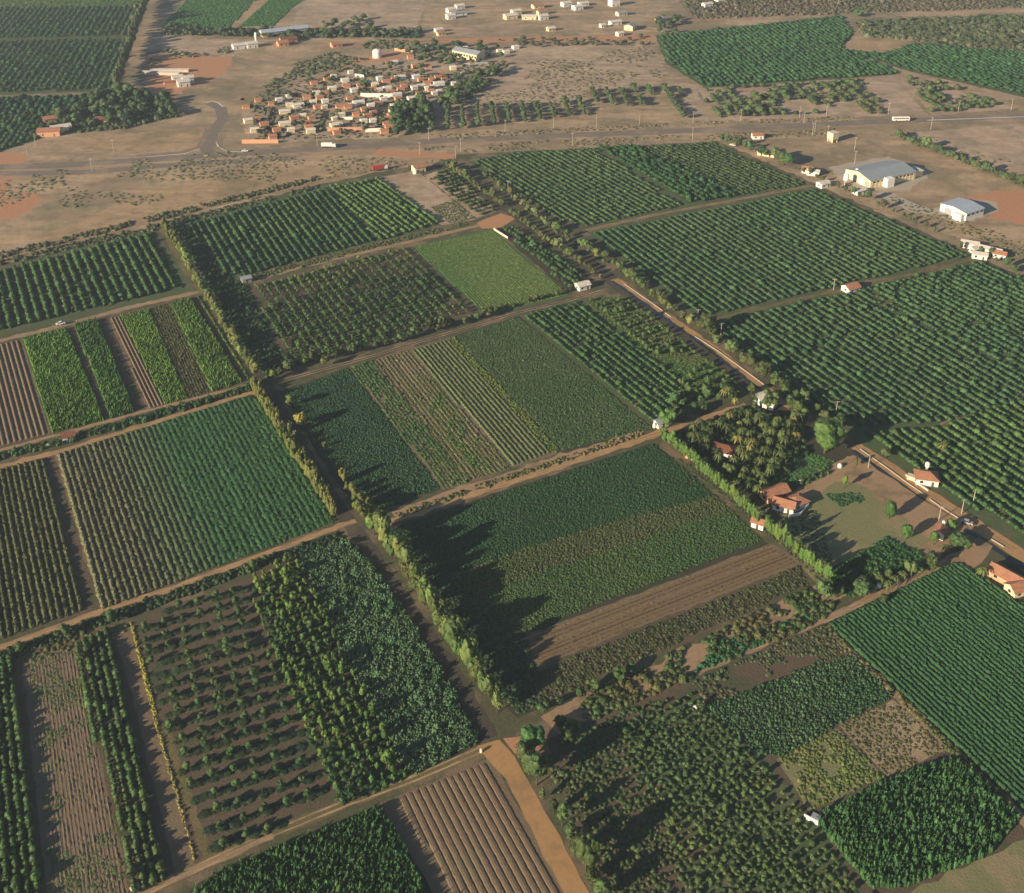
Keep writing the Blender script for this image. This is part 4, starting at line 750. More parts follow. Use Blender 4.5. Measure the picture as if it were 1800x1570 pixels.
TL([(1578, 244), (1640, 268), (1720, 300), (1830, 342)], 2.4, 2.8, 6.5, (.075, .09, .042), (.06, .08, .04), 'mid', 'tree in the hedge behind the big grey-roofed shed', 'hedge trees behind the big shed', jit=.4)
TL([(495, 655), (560, 636), (700, 601), (780, 578), (860, 556)], 3.8, 2.3, 4.8, (.05, .075, .03), (.07, .085, .035), 'mid', 'dark bush in the shaded hedge below the mixed orchard', 'shaded hedge below the mixed orchard', jit=.8)
TL([(862, 550), (930, 532), (1000, 514)], 4.2, 1.9, 3.8, (.05, .07, .03), (.09, .09, .04), 'mid', 'bush in the hedge below the flat green field', 'hedge below the flat green field', jit=.8)
TL([(1268, 250), (1310, 262), (1350, 278), (1385, 292)], 5.0, 3.2, 8.5, (.05, .085, .035), (.09, .10, .04), 'mid', 'tree of the clump between highway and grey-roofed shed', 'tree clump near the grey-roofed shed', jit=1.5)
TL([(1400, 298), (1440, 318), (1500, 345), (1580, 380), (1640, 410)], 6.5, 1.7, 5.0, (.07, .085, .04), (.055, .075, .035), 'mid', 'roadside tree along the upper edge of the middle right orchard', 'roadside trees above the middle right orchard', jit=1.0)
TL([(1700, 440), (1740, 455), (1790, 480)], 5.0, 2.4, 6.0, (.04, .07, .03), (.06, .08, .035), 'mid', 'dark tree behind the white cottages at the right', 'dark trees behind the right cottages', jit=2)
TL([(1010, 1295), (960, 1250), (1080, 1205), (1110, 1190)], 5.5, 2.4, 4.5, (.05, .08, .03), (.07, .09, .035), 'mid', 'dark bush at the edge of the waste strip', 'dark bushes of the waste strip', jit=1.5)
TL([(1440, 1045), (1480, 1050), (1520, 1040), (1580, 1020), (1640, 1000)], 4.0, 2.6, 5.5, (.055, .085, .035), (.085, .1, .04), 'mid', 'garden tree above the sandy path', 'garden trees above the sandy path', jit=2.5)
NEAR = {'small tree among the village houses': ((484, 192, 'by the left street'), (470, 235, 'at the highway end of the left street'), (574, 195, 'by the middle street'), (562, 235, 'at the foot of the middle street'), (676, 200, 'by the right street'), (735, 160, 'by the slanting street'), (640, 170, 'behind the long white wall'), (600, 130, 'at the upper village edge'), (720, 120, 'below the long hall'), (810, 125, 'right of the long hall')),
    'tree of the wood between far left orchard and highway': ((90, 230, 'behind the orange shed'), (177, 205, 'around the red roofed house'), (250, 190, 'in its right half'), (300, 195, 'at the junction end')),
    'grey green scrub tree at the top right': ((1520, 45, 'beside the bright green tree'), (1600, 50, 'above the clearing'), (1700, 50, 'in the middle of the scrub'), (1790, 60, 'at the right frame edge')),
    'bushy tree in the strip behind the village': ((300, 57, 'below the green strip fields'), (500, 60, 'around the long greenhouse'), (620, 60, 'in its middle'), (720, 62, 'at its right end'))}
def where(lab, p):
    L = NEAR.get(lab)
    return lab if not L else lab + ', ' + min(L, key=lambda q: float(np.sum((G(q[:2]) - p) ** 2)))[2]
for pts, n, r, h, c1, c2, lab, grp in (
    ([(690, 190), (750, 182), (760, 205), (740, 235), (690, 242)], 60, 4.2, 8, (.035, .07, .03), (.06, .085, .035), 'dark tree of the grove at the village edge', 'grove at the right village edge'),
    ([(760, 190), (800, 160), (870, 110), (900, 112), (850, 160), (800, 190)], 48, 3.8, 6.0, (.05, .08, .035), (.075, .09, .045), 'tree along the slanting village edge', 'trees along the slanting village edge'),
    ([(95, 200), (200, 160), (300, 178), (310, 205), (220, 222), (120, 232)], 90, 4.4, 8, (.035, .07, .032), (.07, .09, .045), 'tree of the wood between far left orchard and highway', 'wood left of the road junction'),
    ([(290, 52), (500, 56), (740, 56), (740, 66), (520, 70), (290, 62)], 130, 4.0, 5.5, (.05, .075, .04), (.075, .085, .05), 'bushy tree in the strip behind the village', 'tree strip behind the village'),
    ([(560, 40), (640, 34), (660, 52), (580, 56)], 14, 4.2, 6.0, (.06, .10, .045), (.07, .1, .045), 'greener tree at the top strip corner', 'greener trees at the top strip'),
    ([(1500, 40), (1600, 35), (1800, 30), (1800, 90), (1640, 70), (1520, 66)], 70, 5, 5, (.065, .09, .045), (.09, .095, .055), 'grey green scrub tree at the top right', 'scrub trees at the top right'),
    ([(440, 170), (620, 115), (700, 110), (780, 130), (850, 110), (850, 150), (740, 180), (690, 235), (445, 245)], 150, 2.3, 4.0, (.045, .075, .035), (.075, .09, .05), 'small tree among the village houses', 'small trees among the village houses'),
    ([(700, 82), (830, 78), (890, 88), (880, 112), (800, 118), (700, 108)], 60, 3.4, 5.5, (.04, .075, .035), (.065, .09, .045), 'tree around the long white hall', 'trees around the long white hall'),
    ([(850, 72), (1150, 66), (1180, 80), (920, 84)], 45, 3.4, 4.2, (.06, .08, .045), (.075, .085, .05), 'bush along the dirt road behind the bare field', 'bushes behind the bare field'),
    ([(1140, 40), (1200, 30), (1195, 60), (1160, 66)], 16, 4.0, 6.5, (.04, .075, .035), (.06, .085, .04), 'dark tree by the pale dirt road', 'dark trees by the pale dirt road'),
    ([(1200, 665), (1290, 690), (1310, 705), (1240, 728), (1165, 752)], 26, 2.5, 5.5, (.05, .095, .035), (.075, .11, .04), 'garden tree above the palm garden path', 'garden trees above the palm garden path'),
    ([(1320, 690), (1420, 735), (1400, 745), (1320, 720)], 12, 2.8, 6.5, (.06, .10, .035), (.09, .11, .04), 'tree around the white walled house', 'trees around the white walled house'),
    ([(640, 915), (600, 870), (620, 850), (660, 895)], 8, 2.2, 5.5, (.14, .13, .05), (.10, .11, .04), 'dry olive tree at the central crossing', 'dry olive trees at the central crossing')):
    poly = GP(pts); P = fill(poly, 1.4); P = P[RNG.permutation(len(P))][:n * 4]; T = tints(P, c1, c2, .05, .18, 8); nm = 'scrub_bush' if 'bush' in lab or 'scrub' in lab else 'village_tree' if 'village' in lab or 'hall' in lab else 'garden_tree' if 'garden' in lab or 'house' in lab else 'dry_tree' if 'crossing' in lab else 'wood_tree'
    keep = []
    for p, t in zip(P, T):
        if any((p[0] - q[0]) ** 2 + (p[1] - q[1]) ** 2 < (r * .9) ** 2 for q in keep): continue
        if len(keep) >= n: break
        keep.append(p); k = math.exp(RNG.normal(0, .22)); tree(nm, p, r * k, h * k, t, 'mid', where(lab, p), 'tree', grp, nm in ('garden_tree', 'dry_tree'))
# single trees one can point to: pixel of the trunk base, radius, height, tint, shape, label
for px, py, r, h, t, key, lab in (
    (1449, 797, 7.2, 17, (.07, .118, .036), 'big', 'biggest round bright green tree beside the canal lane'), (1172, 752, 3.8, 9.0, (.07, .13, .035), 'big', 'round green tree behind the small white hut at the path end'),
    (932, 1318, 4.2, 8.5, (.055, .12, .04), 'big', 'round green tree on reddish soil below the shelter belt'), (1562, 912, 2.6, 9.5, (.05, .10, .03), 'tall', 'dark green tree beside the brown yard, casting the longest oval shadow'),
    (1592, 948, 2.4, 7.5, (.06, .12, .032), 'tall', 'green tree below the dark green yard tree'), (1640, 958, 2.2, 6.5, (.07, .12, .035), 'tall', 'green tree left of the little shrine-like white hut'),
    (1484, 858, 1.9, 6.5, (.11, .16, .04), 'mid', 'small lime tree at the top of the dry lawn'), (1672, 932, 2.8, 5.0, (.08, .15, .04), 'mid', 'spreading green tree beside the lower canal bridge'),
    (1685, 965, 4.2, 6.5, (.05, .085, .032), 'big', 'broad dark tree where the lower paths meet'), (1556, 806, 3.0, 5.0, (.10, .11, .05), 'mid', 'dry olive tree on the canal road above the cottage'),
    (1503, 820, 1.6, 5.0, (.10, .10, .045), 'mid', 'thin olive tree at the head of the drive'), (530, 752, 3.2, 8.0, (.24, .20, .05), 'big', 'yellow flowering tree left of the dark meadow'),
    (510, 716, 3.0, 7.0, (.10, .125, .035), 'mid', 'olive tree above the yellow flowering tree'), (537, 772, 1.5, 3.6, (.09, .11, .04), 'mid', 'small olive tree just below the yellow flowering tree'),
    (552, 782, 1.2, 3.0, (.085, .1, .04), 'mid', 'tiny olive tree in the lane shade'), (570, 788, 1.3, 3.4, (.11, .11, .045), 'mid', 'tiny pale tree at the meadow edge'), (604, 848, 2.0, 6.5, (.17, .15, .05), 'tall', 'yellowish upright tree above the central crossing'),
    (626, 882, 2.3, 5.0, (.10, .11, .04), 'mid', 'rounded olive tree above the central crossing'), (480, 668, 2.8, 6.0, (.13, .15, .04), 'mid', 'yellow green tree at the head of the dark meadow'),
    (572, 645, 2.5, 6.0, (.11, .11, .04), 'mid', 'dry olive tree above the dark meadow'), (445, 1000, 2.2, 4.6, (.06, .10, .035), 'mid', 'green tree on the sandy path above the open grove'),
    (465, 990, 2.0, 4.2, (.06, .10, .04), 'mid', 'second green tree on the sandy path, nearer the lane'), (196, 1094, 2.6, 5.0, (.045, .09, .035), 'mid', 'round green tree on the painted shade strip above the pink strip'),
    (116, 1118, 2.6, 5.0, (.055, .09, .035), 'mid', 'round green tree above the stubble strip'), (36, 1146, 2.5, 4.4, (.045, .08, .03), 'mid', 'round green tree near the left edge below the sandy path'),
    (630, 458, 1.8, 3.6, (.19, .17, .05), 'mid', 'yellow bush on the verge of the upper sandy path'), (436, 352, 1.8, 3.6, (.16, .13, .05), 'mid', 'dry bush between the two upper dirt roads'),
    (1385, 292, 4.6, 9.0, (.055, .105, .04), 'big', 'round green tree at the end of the clump near the grey-roofed shed'), (930, 1352, 2.6, 6.0, (.075, .10, .035), 'mid', 'olive tree below the round tree on reddish soil'),
    (655, 905, 2.2, 4.5, (.13, .12, .05), 'mid', 'dry bush at the start of the centre sandy path'), (298, 1282, 1.9, 4.4, (.07, .12, .04), 'mid', 'pale green tree at the left corner of the open grove'),
    (790, 175, 5.5, 7.5, (.07, .13, .045), 'big', 'bright green tree at the right end of the village'), (1508, 30, 6, 8, (.07, .12, .05), 'big', 'bright green tree beside the pale dirt road'), (640, 152, 4, 6, (.06, .10, .045), 'big', 'green tree beside the round white tank')):
    tree('shade_tree', G((px, py)), r, h, t, key, lab, 'tree')
# palms of the garden by the canal
PALM = [(1222, 785), (1238, 788), (1250, 762), (1268, 760), (1280, 765), (1305, 775), (1312, 790), (1335, 780), (1345, 748), (1355, 775), (1330, 808), (1345, 808), (1298, 808), (1284, 842), (1292, 868), (1315, 870), (1335, 878), (1352, 850), (1378, 790), (1388, 760), (1366, 748), (1312, 757), (1296, 740), (1240, 772), (1340, 760), (1362, 828), (1372, 818), (1215, 770), (1232, 760), (1248, 775), (1262, 752), (1275, 770), (1285, 748), (1292, 785), (1300, 760), (1312, 742), (1318, 775), (1330, 755), (1338, 742), (1345, 770), (1322, 795), (1318, 808), (1305, 820), (1290, 825), (1275, 835), (1262, 822), (1310, 845), (1325, 838), (1338, 852), (1322, 862), (1345, 865), (1352, 835), (1300, 852), (1362, 810), (1370, 780), (1372, 800), (1360, 765), (1385, 770), (1398, 778), (1392, 752), (1400, 745), (1280, 700), (1272, 712), (1288, 722), (1240, 800), (1228, 790), (1255, 805), (1350, 790), (1335, 822)]
for i, p in enumerate(PALM):
    yellow = (p in ((1318, 795), (1322, 795), (1318, 808), (1280, 700), (1272, 712), (1288, 722), (1398, 778), (1392, 752), (1292, 785), (1300, 760), (1285, 748)))
    t = np.array((.19, .16, .05) if yellow else (.092, .112, .04)) * math.exp(RNG.normal(0, .18))
    tree('palm_tree', G(p) + RNG.normal(0, .5, 2), 3.0 * math.exp(RNG.normal(0, .16)), 6.6 * math.exp(RNG.normal(0, .15)), t, 'palm', 'yellowing coconut palm of the garden beside the canal lane' if yellow else 'green coconut palm of the garden beside the canal lane', 'palm tree', 'yellowing palms of the canal garden' if yellow else 'green palms of the canal garden', True, None, PTRUNK[0])
for i, p in enumerate([(1600, 1015), (1612, 1006), (1625, 998), (1638, 992), (1572, 1030), (1585, 1022), (1560, 1040), (1545, 1030), (1530, 1045), (1660, 975)]):
    tree('palm_tree', G(p), 2.5, 4.8, np.array((.10, .12, .045)) * math.exp(RNG.normal(0, .15)), 'palm', 'small palm in the row above the lower right sandy path', 'palm tree', 'small palm row above the lower right path', True, None, PTRUNK[0])
tree('palm_tree', G((1725, 1020)), 3.0, 6.0, (.13, .15, .045), 'palm', 'palm beside the right edge farmhouse', 'palm tree', None, True, None, PTRUNK[0])
tree('palm_tree', G((1655, 795)), 2.6, 5.0, (.16, .14, .05), 'palm', 'yellowish palm behind the red roofed cottage', 'palm tree', None, True, None, PTRUNK[0])
# dry scrub over the waste land
for pts, sp, r, h, c1, c2, lab, g in (
    ([(-30, 280), (300, 272), (800, 246), (770, 285), (560, 316), (285, 384), (-30, 440)], 4.0, 1.7, .45, (.15, .135, .085), (.20, .165, .105), 'dry bushes on the land below the highway', (.02, .54)),
    ([(230, 230), (430, 180), (520, 140), (700, 90), (740, 70), (440, 70), (260, 92), (262, 160)], 4.4, 2.3, 1.5, (.085, .09, .055), (.12, .11, .07), 'grey green bushes on the waste land left of the village', (.012, .53)),
    ([(800, 190), (860, 120), (1140, 80), (1170, 135), (1035, 160), (1010, 182)], 5.0, 1.7, .7, (.13, .115, .075), (.17, .14, .095), 'dry bushes on the bare field beside the village', (.02, .45)),
    ([(1190, -12), (1840, -12), (1840, 12), (1220, 34)], 4.5, 2.4, 2.2, (.085, .08, .055), (.11, .085, .065), 'grey bushes at the top right', (.02, .3)),
    ([(1600, 72), (1840, 40), (1840, 96), (1640, 80)], 4.5, 2.6, 2.4, (.075, .078, .05), (.095, .085, .06), 'brown grey bushes beyond the far right orchard', (.02, .3)),
    ([(700, 262), (1200, 236), (1500, 226), (1500, 238), (1240, 246), (840, 268)], 3.6, 1.4, .6, (.14, .12, .075), (.18, .145, .095), 'dry roadside bushes below the highway', (.03, .42)),
    ([(700, 240), (1200, 215), (1500, 205), (1500, 212), (1200, 222), (700, 250)], 3.6, 1.4, .6, (.14, .12, .075), (.18, .145, .095), 'dry roadside bushes above the highway', (.03, .42)),
    ([(1440, 245), (1560, 240), (1840, 330), (1840, 300), (1600, 232)], 5.5, 1.1, .6, (.11, .10, .05), (.12, .1, .06), 'low dry tufts on the waste land at the right', (.03, .45)),
    ([(1430, 300), (1560, 350), (1660, 400), (1840, 470), (1840, 440), (1640, 370), (1540, 335)], 3.5, 1.0, .7, (.09, .095, .045), (.11, .095, .05), 'dry tufts beside the gravel drive', (.04, .4)),
    ([(-30, 452), (285, 376), (560, 309), (560, 317), (285, 386), (-30, 462)], 2.6, 1.3, 1.4, (.06, .07, .035), (.085, .08, .045), 'dark hedge bushes above the dirt road', (.1, .3)),
    ([(-30, 464), (280, 392), (560, 324), (564, 330), (285, 402), (-30, 474)], 2.6, 1.3, 1.2, (.055, .07, .035), (.08, .08, .04), 'dark hedge bushes below the dirt road', (.1, .35))):
    cover('bush_scrub', pts, sp, r, h, c1, c2, lab, 'scrub', key='twig', gap=g, sc=.02, var=.2, seed=11)
for pts, sp, r, h, c1, c2, lab in (([(1500, 40), (1600, 35), (1840, 26), (1840, 92), (1640, 72), (1520, 66)], 4.2, 3.2, 3.4, (.06, .085, .045), (.085, .09, .055), 'grey green scrub wood at the top right'),
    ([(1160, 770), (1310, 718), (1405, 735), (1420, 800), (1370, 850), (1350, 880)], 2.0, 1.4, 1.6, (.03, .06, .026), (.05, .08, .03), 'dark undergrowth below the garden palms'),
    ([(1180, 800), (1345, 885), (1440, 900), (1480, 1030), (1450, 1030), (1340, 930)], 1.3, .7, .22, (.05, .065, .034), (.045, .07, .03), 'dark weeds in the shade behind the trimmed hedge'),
    ([(285, 50), (740, 55), (740, 67), (285, 62)], 4.0, 2.8, 2.6, (.04, .065, .035), (.06, .075, .045), 'dark bushes under the tree strip behind the village'),
    ([(440, 170), (620, 115), (780, 130), (850, 110), (850, 150), (740, 180), (690, 240), (445, 248)], 5.0, 1.6, 1.0, (.08, .085, .05), (.12, .11, .065), 'weeds and bushes between the village houses'),
    ([(60, 195), (200, 160), (300, 175), (318, 208), (220, 226), (100, 236)], 4.0, 2.6, 2.4, (.035, .06, .03), (.06, .075, .04), 'undergrowth of the wood left of the junction')):
    cover('bush_scrub', pts, sp, r, h, c1, c2, lab, 'scrub', key='twig', gap=(.03, .3), sc=.02, var=.2, seed=12)
# ------------------------------------------------------------------ buildings
def boxv(v, f, x0, x1, y0, y1, z0, z1):
    k = len(v); v += [(x, y, z) for z in (z0, z1) for x, y in ((x0, y0), (x1, y0), (x1, y1), (x0, y1))]
    f += [(k, k + 3, k + 2, k + 1), (k + 4, k + 5, k + 6, k + 7), (k, k + 1, k + 5, k + 4), (k + 1, k + 2, k + 6, k + 5), (k + 2, k + 3, k + 7, k + 6), (k + 3, k, k + 4, k + 7)]
def box(name, x0, x1, y0, y1, z0, z1, mat, parent=None, loc=(0, 0, 0), rz=0):
    v, f = [], []; boxv(v, f, x0, x1, y0, y1, z0, z1); return obj(name, mesh(name, v, f, [M[mat]]), parent, loc, rz)
def cyl(name, r, z0, z1, mat, parent=None, loc=(0, 0, 0), n=20, dome=0.0, r1=None):
    v, f = [], []; r1 = r if r1 is None else r1; rings = [(r, z0), (r1, z1)] + ([(r1 * .75, z1 + dome * .6), (r1 * .35, z1 + dome * .92)] if dome else [])
    for R, z in rings: v += [(R * math.cos(2 * math.pi * i / n), R * math.sin(2 * math.pi * i / n), z) for i in range(n)]
    for s in range(len(rings) - 1): f += [(s * n + i, s * n + (i + 1) % n, s * n + n + (i + 1) % n, s * n + n + i) for i in range(n)]
    f += [tuple(range(n - 1, -1, -1)), tuple(range((len(rings) - 1) * n, len(rings) * n))]
    return obj(name, mesh(name, v, f, [M[mat]]), parent, loc)
def wallmesh(L, Wd, h, rh):
    a, b = L / 2, Wd / 2
    v = [(-a, -b, 0), (a, -b, 0), (a, b, 0), (-a, b, 0), (-a, -b, h), (a, -b, h), (a, b, h), (-a, b, h), (-a, 0, h + rh), (a, 0, h + rh)]
    return v, [(0, 1, 5, 4), (1, 2, 6, 9, 5), (2, 3, 7, 6), (3, 0, 4, 8, 7)]
def roofmesh(L, Wd, h, rh, ov=.5, th=.16):
    a, b = L / 2 + ov, Wd / 2 + ov; e = h - ov * rh / (Wd / 2) + .02; t = h + rh + .02
    lo = [(-a, -b, e), (a, -b, e), (a, 0, t), (-a, 0, t), (a, b, e), (-a, b, e)]; v = lo + [(x, y, z + th) for x, y, z in lo]
    f = [(0, 3, 2, 1), (3, 5, 4, 2), (6, 7, 8, 9), (9, 8, 10, 11), (0, 1, 7, 6), (4, 5, 11, 10), (1, 2, 8, 7), (2, 4, 10, 8), (3, 0, 6, 9), (5, 3, 9, 11)]
    return v, f
def hiproof(L, Wd, h, rh, ov=.5, th=.12):
    a, b = L / 2 + ov, Wd / 2 + ov; r = max(.3, (L - Wd) / 2); e = h + .02
    v = [(-a, -b, e), (a, -b, e), (a, b, e), (-a, b, e), (-a, -b, e + th), (a, -b, e + th), (a, b, e + th), (-a, b, e + th), (-r, 0, e + th + rh), (r, 0, e + th + rh)]
    return v, [(0, 3, 2, 1), (0, 1, 5, 4), (1, 2, 6, 5), (2, 3, 7, 6), (3, 0, 4, 7), (4, 5, 9, 8), (5, 6, 9), (6, 7, 8, 9), (7, 4, 8)]
BANG = 28.0                                  # most plots are turned about 28 degrees
def building(px, L, Wd, h, rh, wall, roof, label, cat='house', ang=BANG, group=None, name='house', hip=False, open_=2, door=True, at=None, flat=False):
    if at is None and px[1] < 70 and L < 30: L, Wd, h = L * .8, Wd * .8, h * .85
    p = G(px) if at is None else at; e = empty(name, (p[0], p[1], 0), math.radians(ang))
    v, f = wallmesh(L, Wd, h, 0 if (hip or flat) else rh)
    if hip or flat: f = [q if len(q) == 4 else (1, 2, 6, 5) for q in f]
    obj('wall', mesh('wall', v, f, [M[wall]]), e)
    if flat: box('roof', -L / 2 - .15, L / 2 + .15, -Wd / 2 - .15, Wd / 2 + .15, h, h + .3, roof, e)
    else: obj('roof', mesh('roof', *((hiproof if hip else roofmesh)(L, Wd, h, rh)), [M[roof]]), e)
    for i in range(open_):                   # windows towards the camera and the sun
        x = -L / 2 + L * (i + .5) / open_
        if door and i == open_ // 2: box('door', x - .45, x + .45, -Wd / 2 - .05, -Wd / 2 + .08, .05, min(2.1, h - .3), 'wood', e)
        else: box('window', x - .6, x + .6, -Wd / 2 - .04, -Wd / 2 + .08, 1.0, min(2.2, h - .25), 'glass', e)
    if open_: box('window', -L / 2 - .04, -L / 2 + .08, -.6, .6, 1.0, min(2.2, h - .25), 'glass', e)
    return tag(e, label, cat, group)
def rect(front, right, left):                # centre, size and turn of a building from three ground points
    c, r, l = G(front), G(right), G(left); u = r - c; a = math.degrees(math.atan2(u[1], u[0])); L = np.linalg.norm(u); un = u / L; w = np.array([-un[1], un[0]]); Wd = abs((l - c) @ w)
    return c + u / 2 + w * Wd / 2, L, Wd, a

# the big grey roofed shed
c, L, Wd, a = rect((1529, 332), (1608, 315), (1500, 317))
Wd = max(24.0, min(Wd, 34.0)); u = np.array([math.cos(math.radians(a)), math.sin(math.radians(a))]); w = np.array([-u[1], u[0]]); c = G((1529, 332)) + u * L / 2 + w * Wd / 2
e = building(None, L, Wd, 5.5, 2.6, 'cream', 'grey', 'big grey roofed shed with cream walls on the gravel yard', 'warehouse', a, None, 'warehouse', open_=0, at=c)
for i in range(12): x = -L / 2 + L * (i + .5) / 12; box('pilaster', x - .25, x + .25, -Wd / 2 - .12, -Wd / 2 - .01, 0, 5.2, 'cream', e)
for i in range(11): x = -L / 2 + L * (i + 1) / 12; box('window', x - 1.0, x + 1.0, -Wd / 2 - .06, -Wd / 2 + .05, 3.6, 4.5, 'glass', e)
box('porch', -L * .22, -L * .22 + 6, -Wd / 2 - 4, -Wd / 2 - .02, 0, 6.2, 'white', e)
for i in range(4): y = -Wd / 2 + Wd * (i + .5) / 4; box('gate', -L / 2 - .06, -L / 2 + .06, y - 1.8, y + 1.8, 0.02, 4.2, 'white' if i % 2 else 'steel', e)
box('annex', L / 2 + .02, L / 2 + 9, -Wd / 2 + 2, -Wd / 2 + 10, 0, 4, 'cream', e); box('annex_roof', L / 2 + .02, L / 2 + 9.4, -Wd / 2 + 1.6, -Wd / 2 + 10.4, 4.02, 4.3, 'whiter', e)
cyl('roof_vent', 1.1, 5.6, 7.6, 'white', e, (-L * .42, Wd * .2, 0), 12, .4)
c, L, Wd, a = rect((1700, 390), (1730, 380), (1668, 380)); u = np.array([math.cos(math.radians(a)), math.sin(math.radians(a))]); w = np.array([-u[1], u[0]])
L, Wd = 17, 19; c = G((1697, 389)) + u * L / 2 + w * Wd / 2
e = building(None, L, Wd, 5.0, 1.3, 'white', 'metal', 'white shed with blue grey metal roof beside the reddish earth', 'shed', a, None, 'shed', open_=0, at=c)
for i in range(4): x = -L / 2 + L * (i + .5) / 4; box('window', x - 1.1, x + 1.1, -Wd / 2 - .06, -Wd / 2 + .05, 3.0, 4.1, 'glass', e)
box('porch', -L / 2 - 3.5, -L / 2 - .02, -Wd / 2 + 1, -Wd / 2 + 7, 0, 4.2, 'white', e); box('gate', -L / 2 - .06, -L / 2 + .05, 1, 6, .02, 4, 'steel', e)
# the long hall of the village
c, L, Wd, a = rect((838, 107), (848, 101), (794, 99)); Wd = 46; u = np.array([math.cos(math.radians(a)), math.sin(math.radians(a))])
p0, p1 = G((795, 99)), G((838, 108)); u = (p1 - p0) / np.linalg.norm(p1 - p0); w = np.array([-u[1], u[0]]); L = np.linalg.norm(p1 - p0)
e = building(None, L, 12, 6.0, 2.2, 'cream', 'grey', 'long cream hall with grey roof at the top of the village', 'hall', math.degrees(math.atan2(u[1], u[0])), None, 'hall', open_=0, at=(p0 + p1) / 2 + w * 6)
for i in range(9): x = -L / 2 + L * (i + .5) / 9; box('window', x - 1, x + 1, -6.06, -5.95, 2.5, 4.3, 'glass', e)
box('door', L * .2, L * .2 + 3, -6.06, -5.95, .05, 3, 'wood', e)
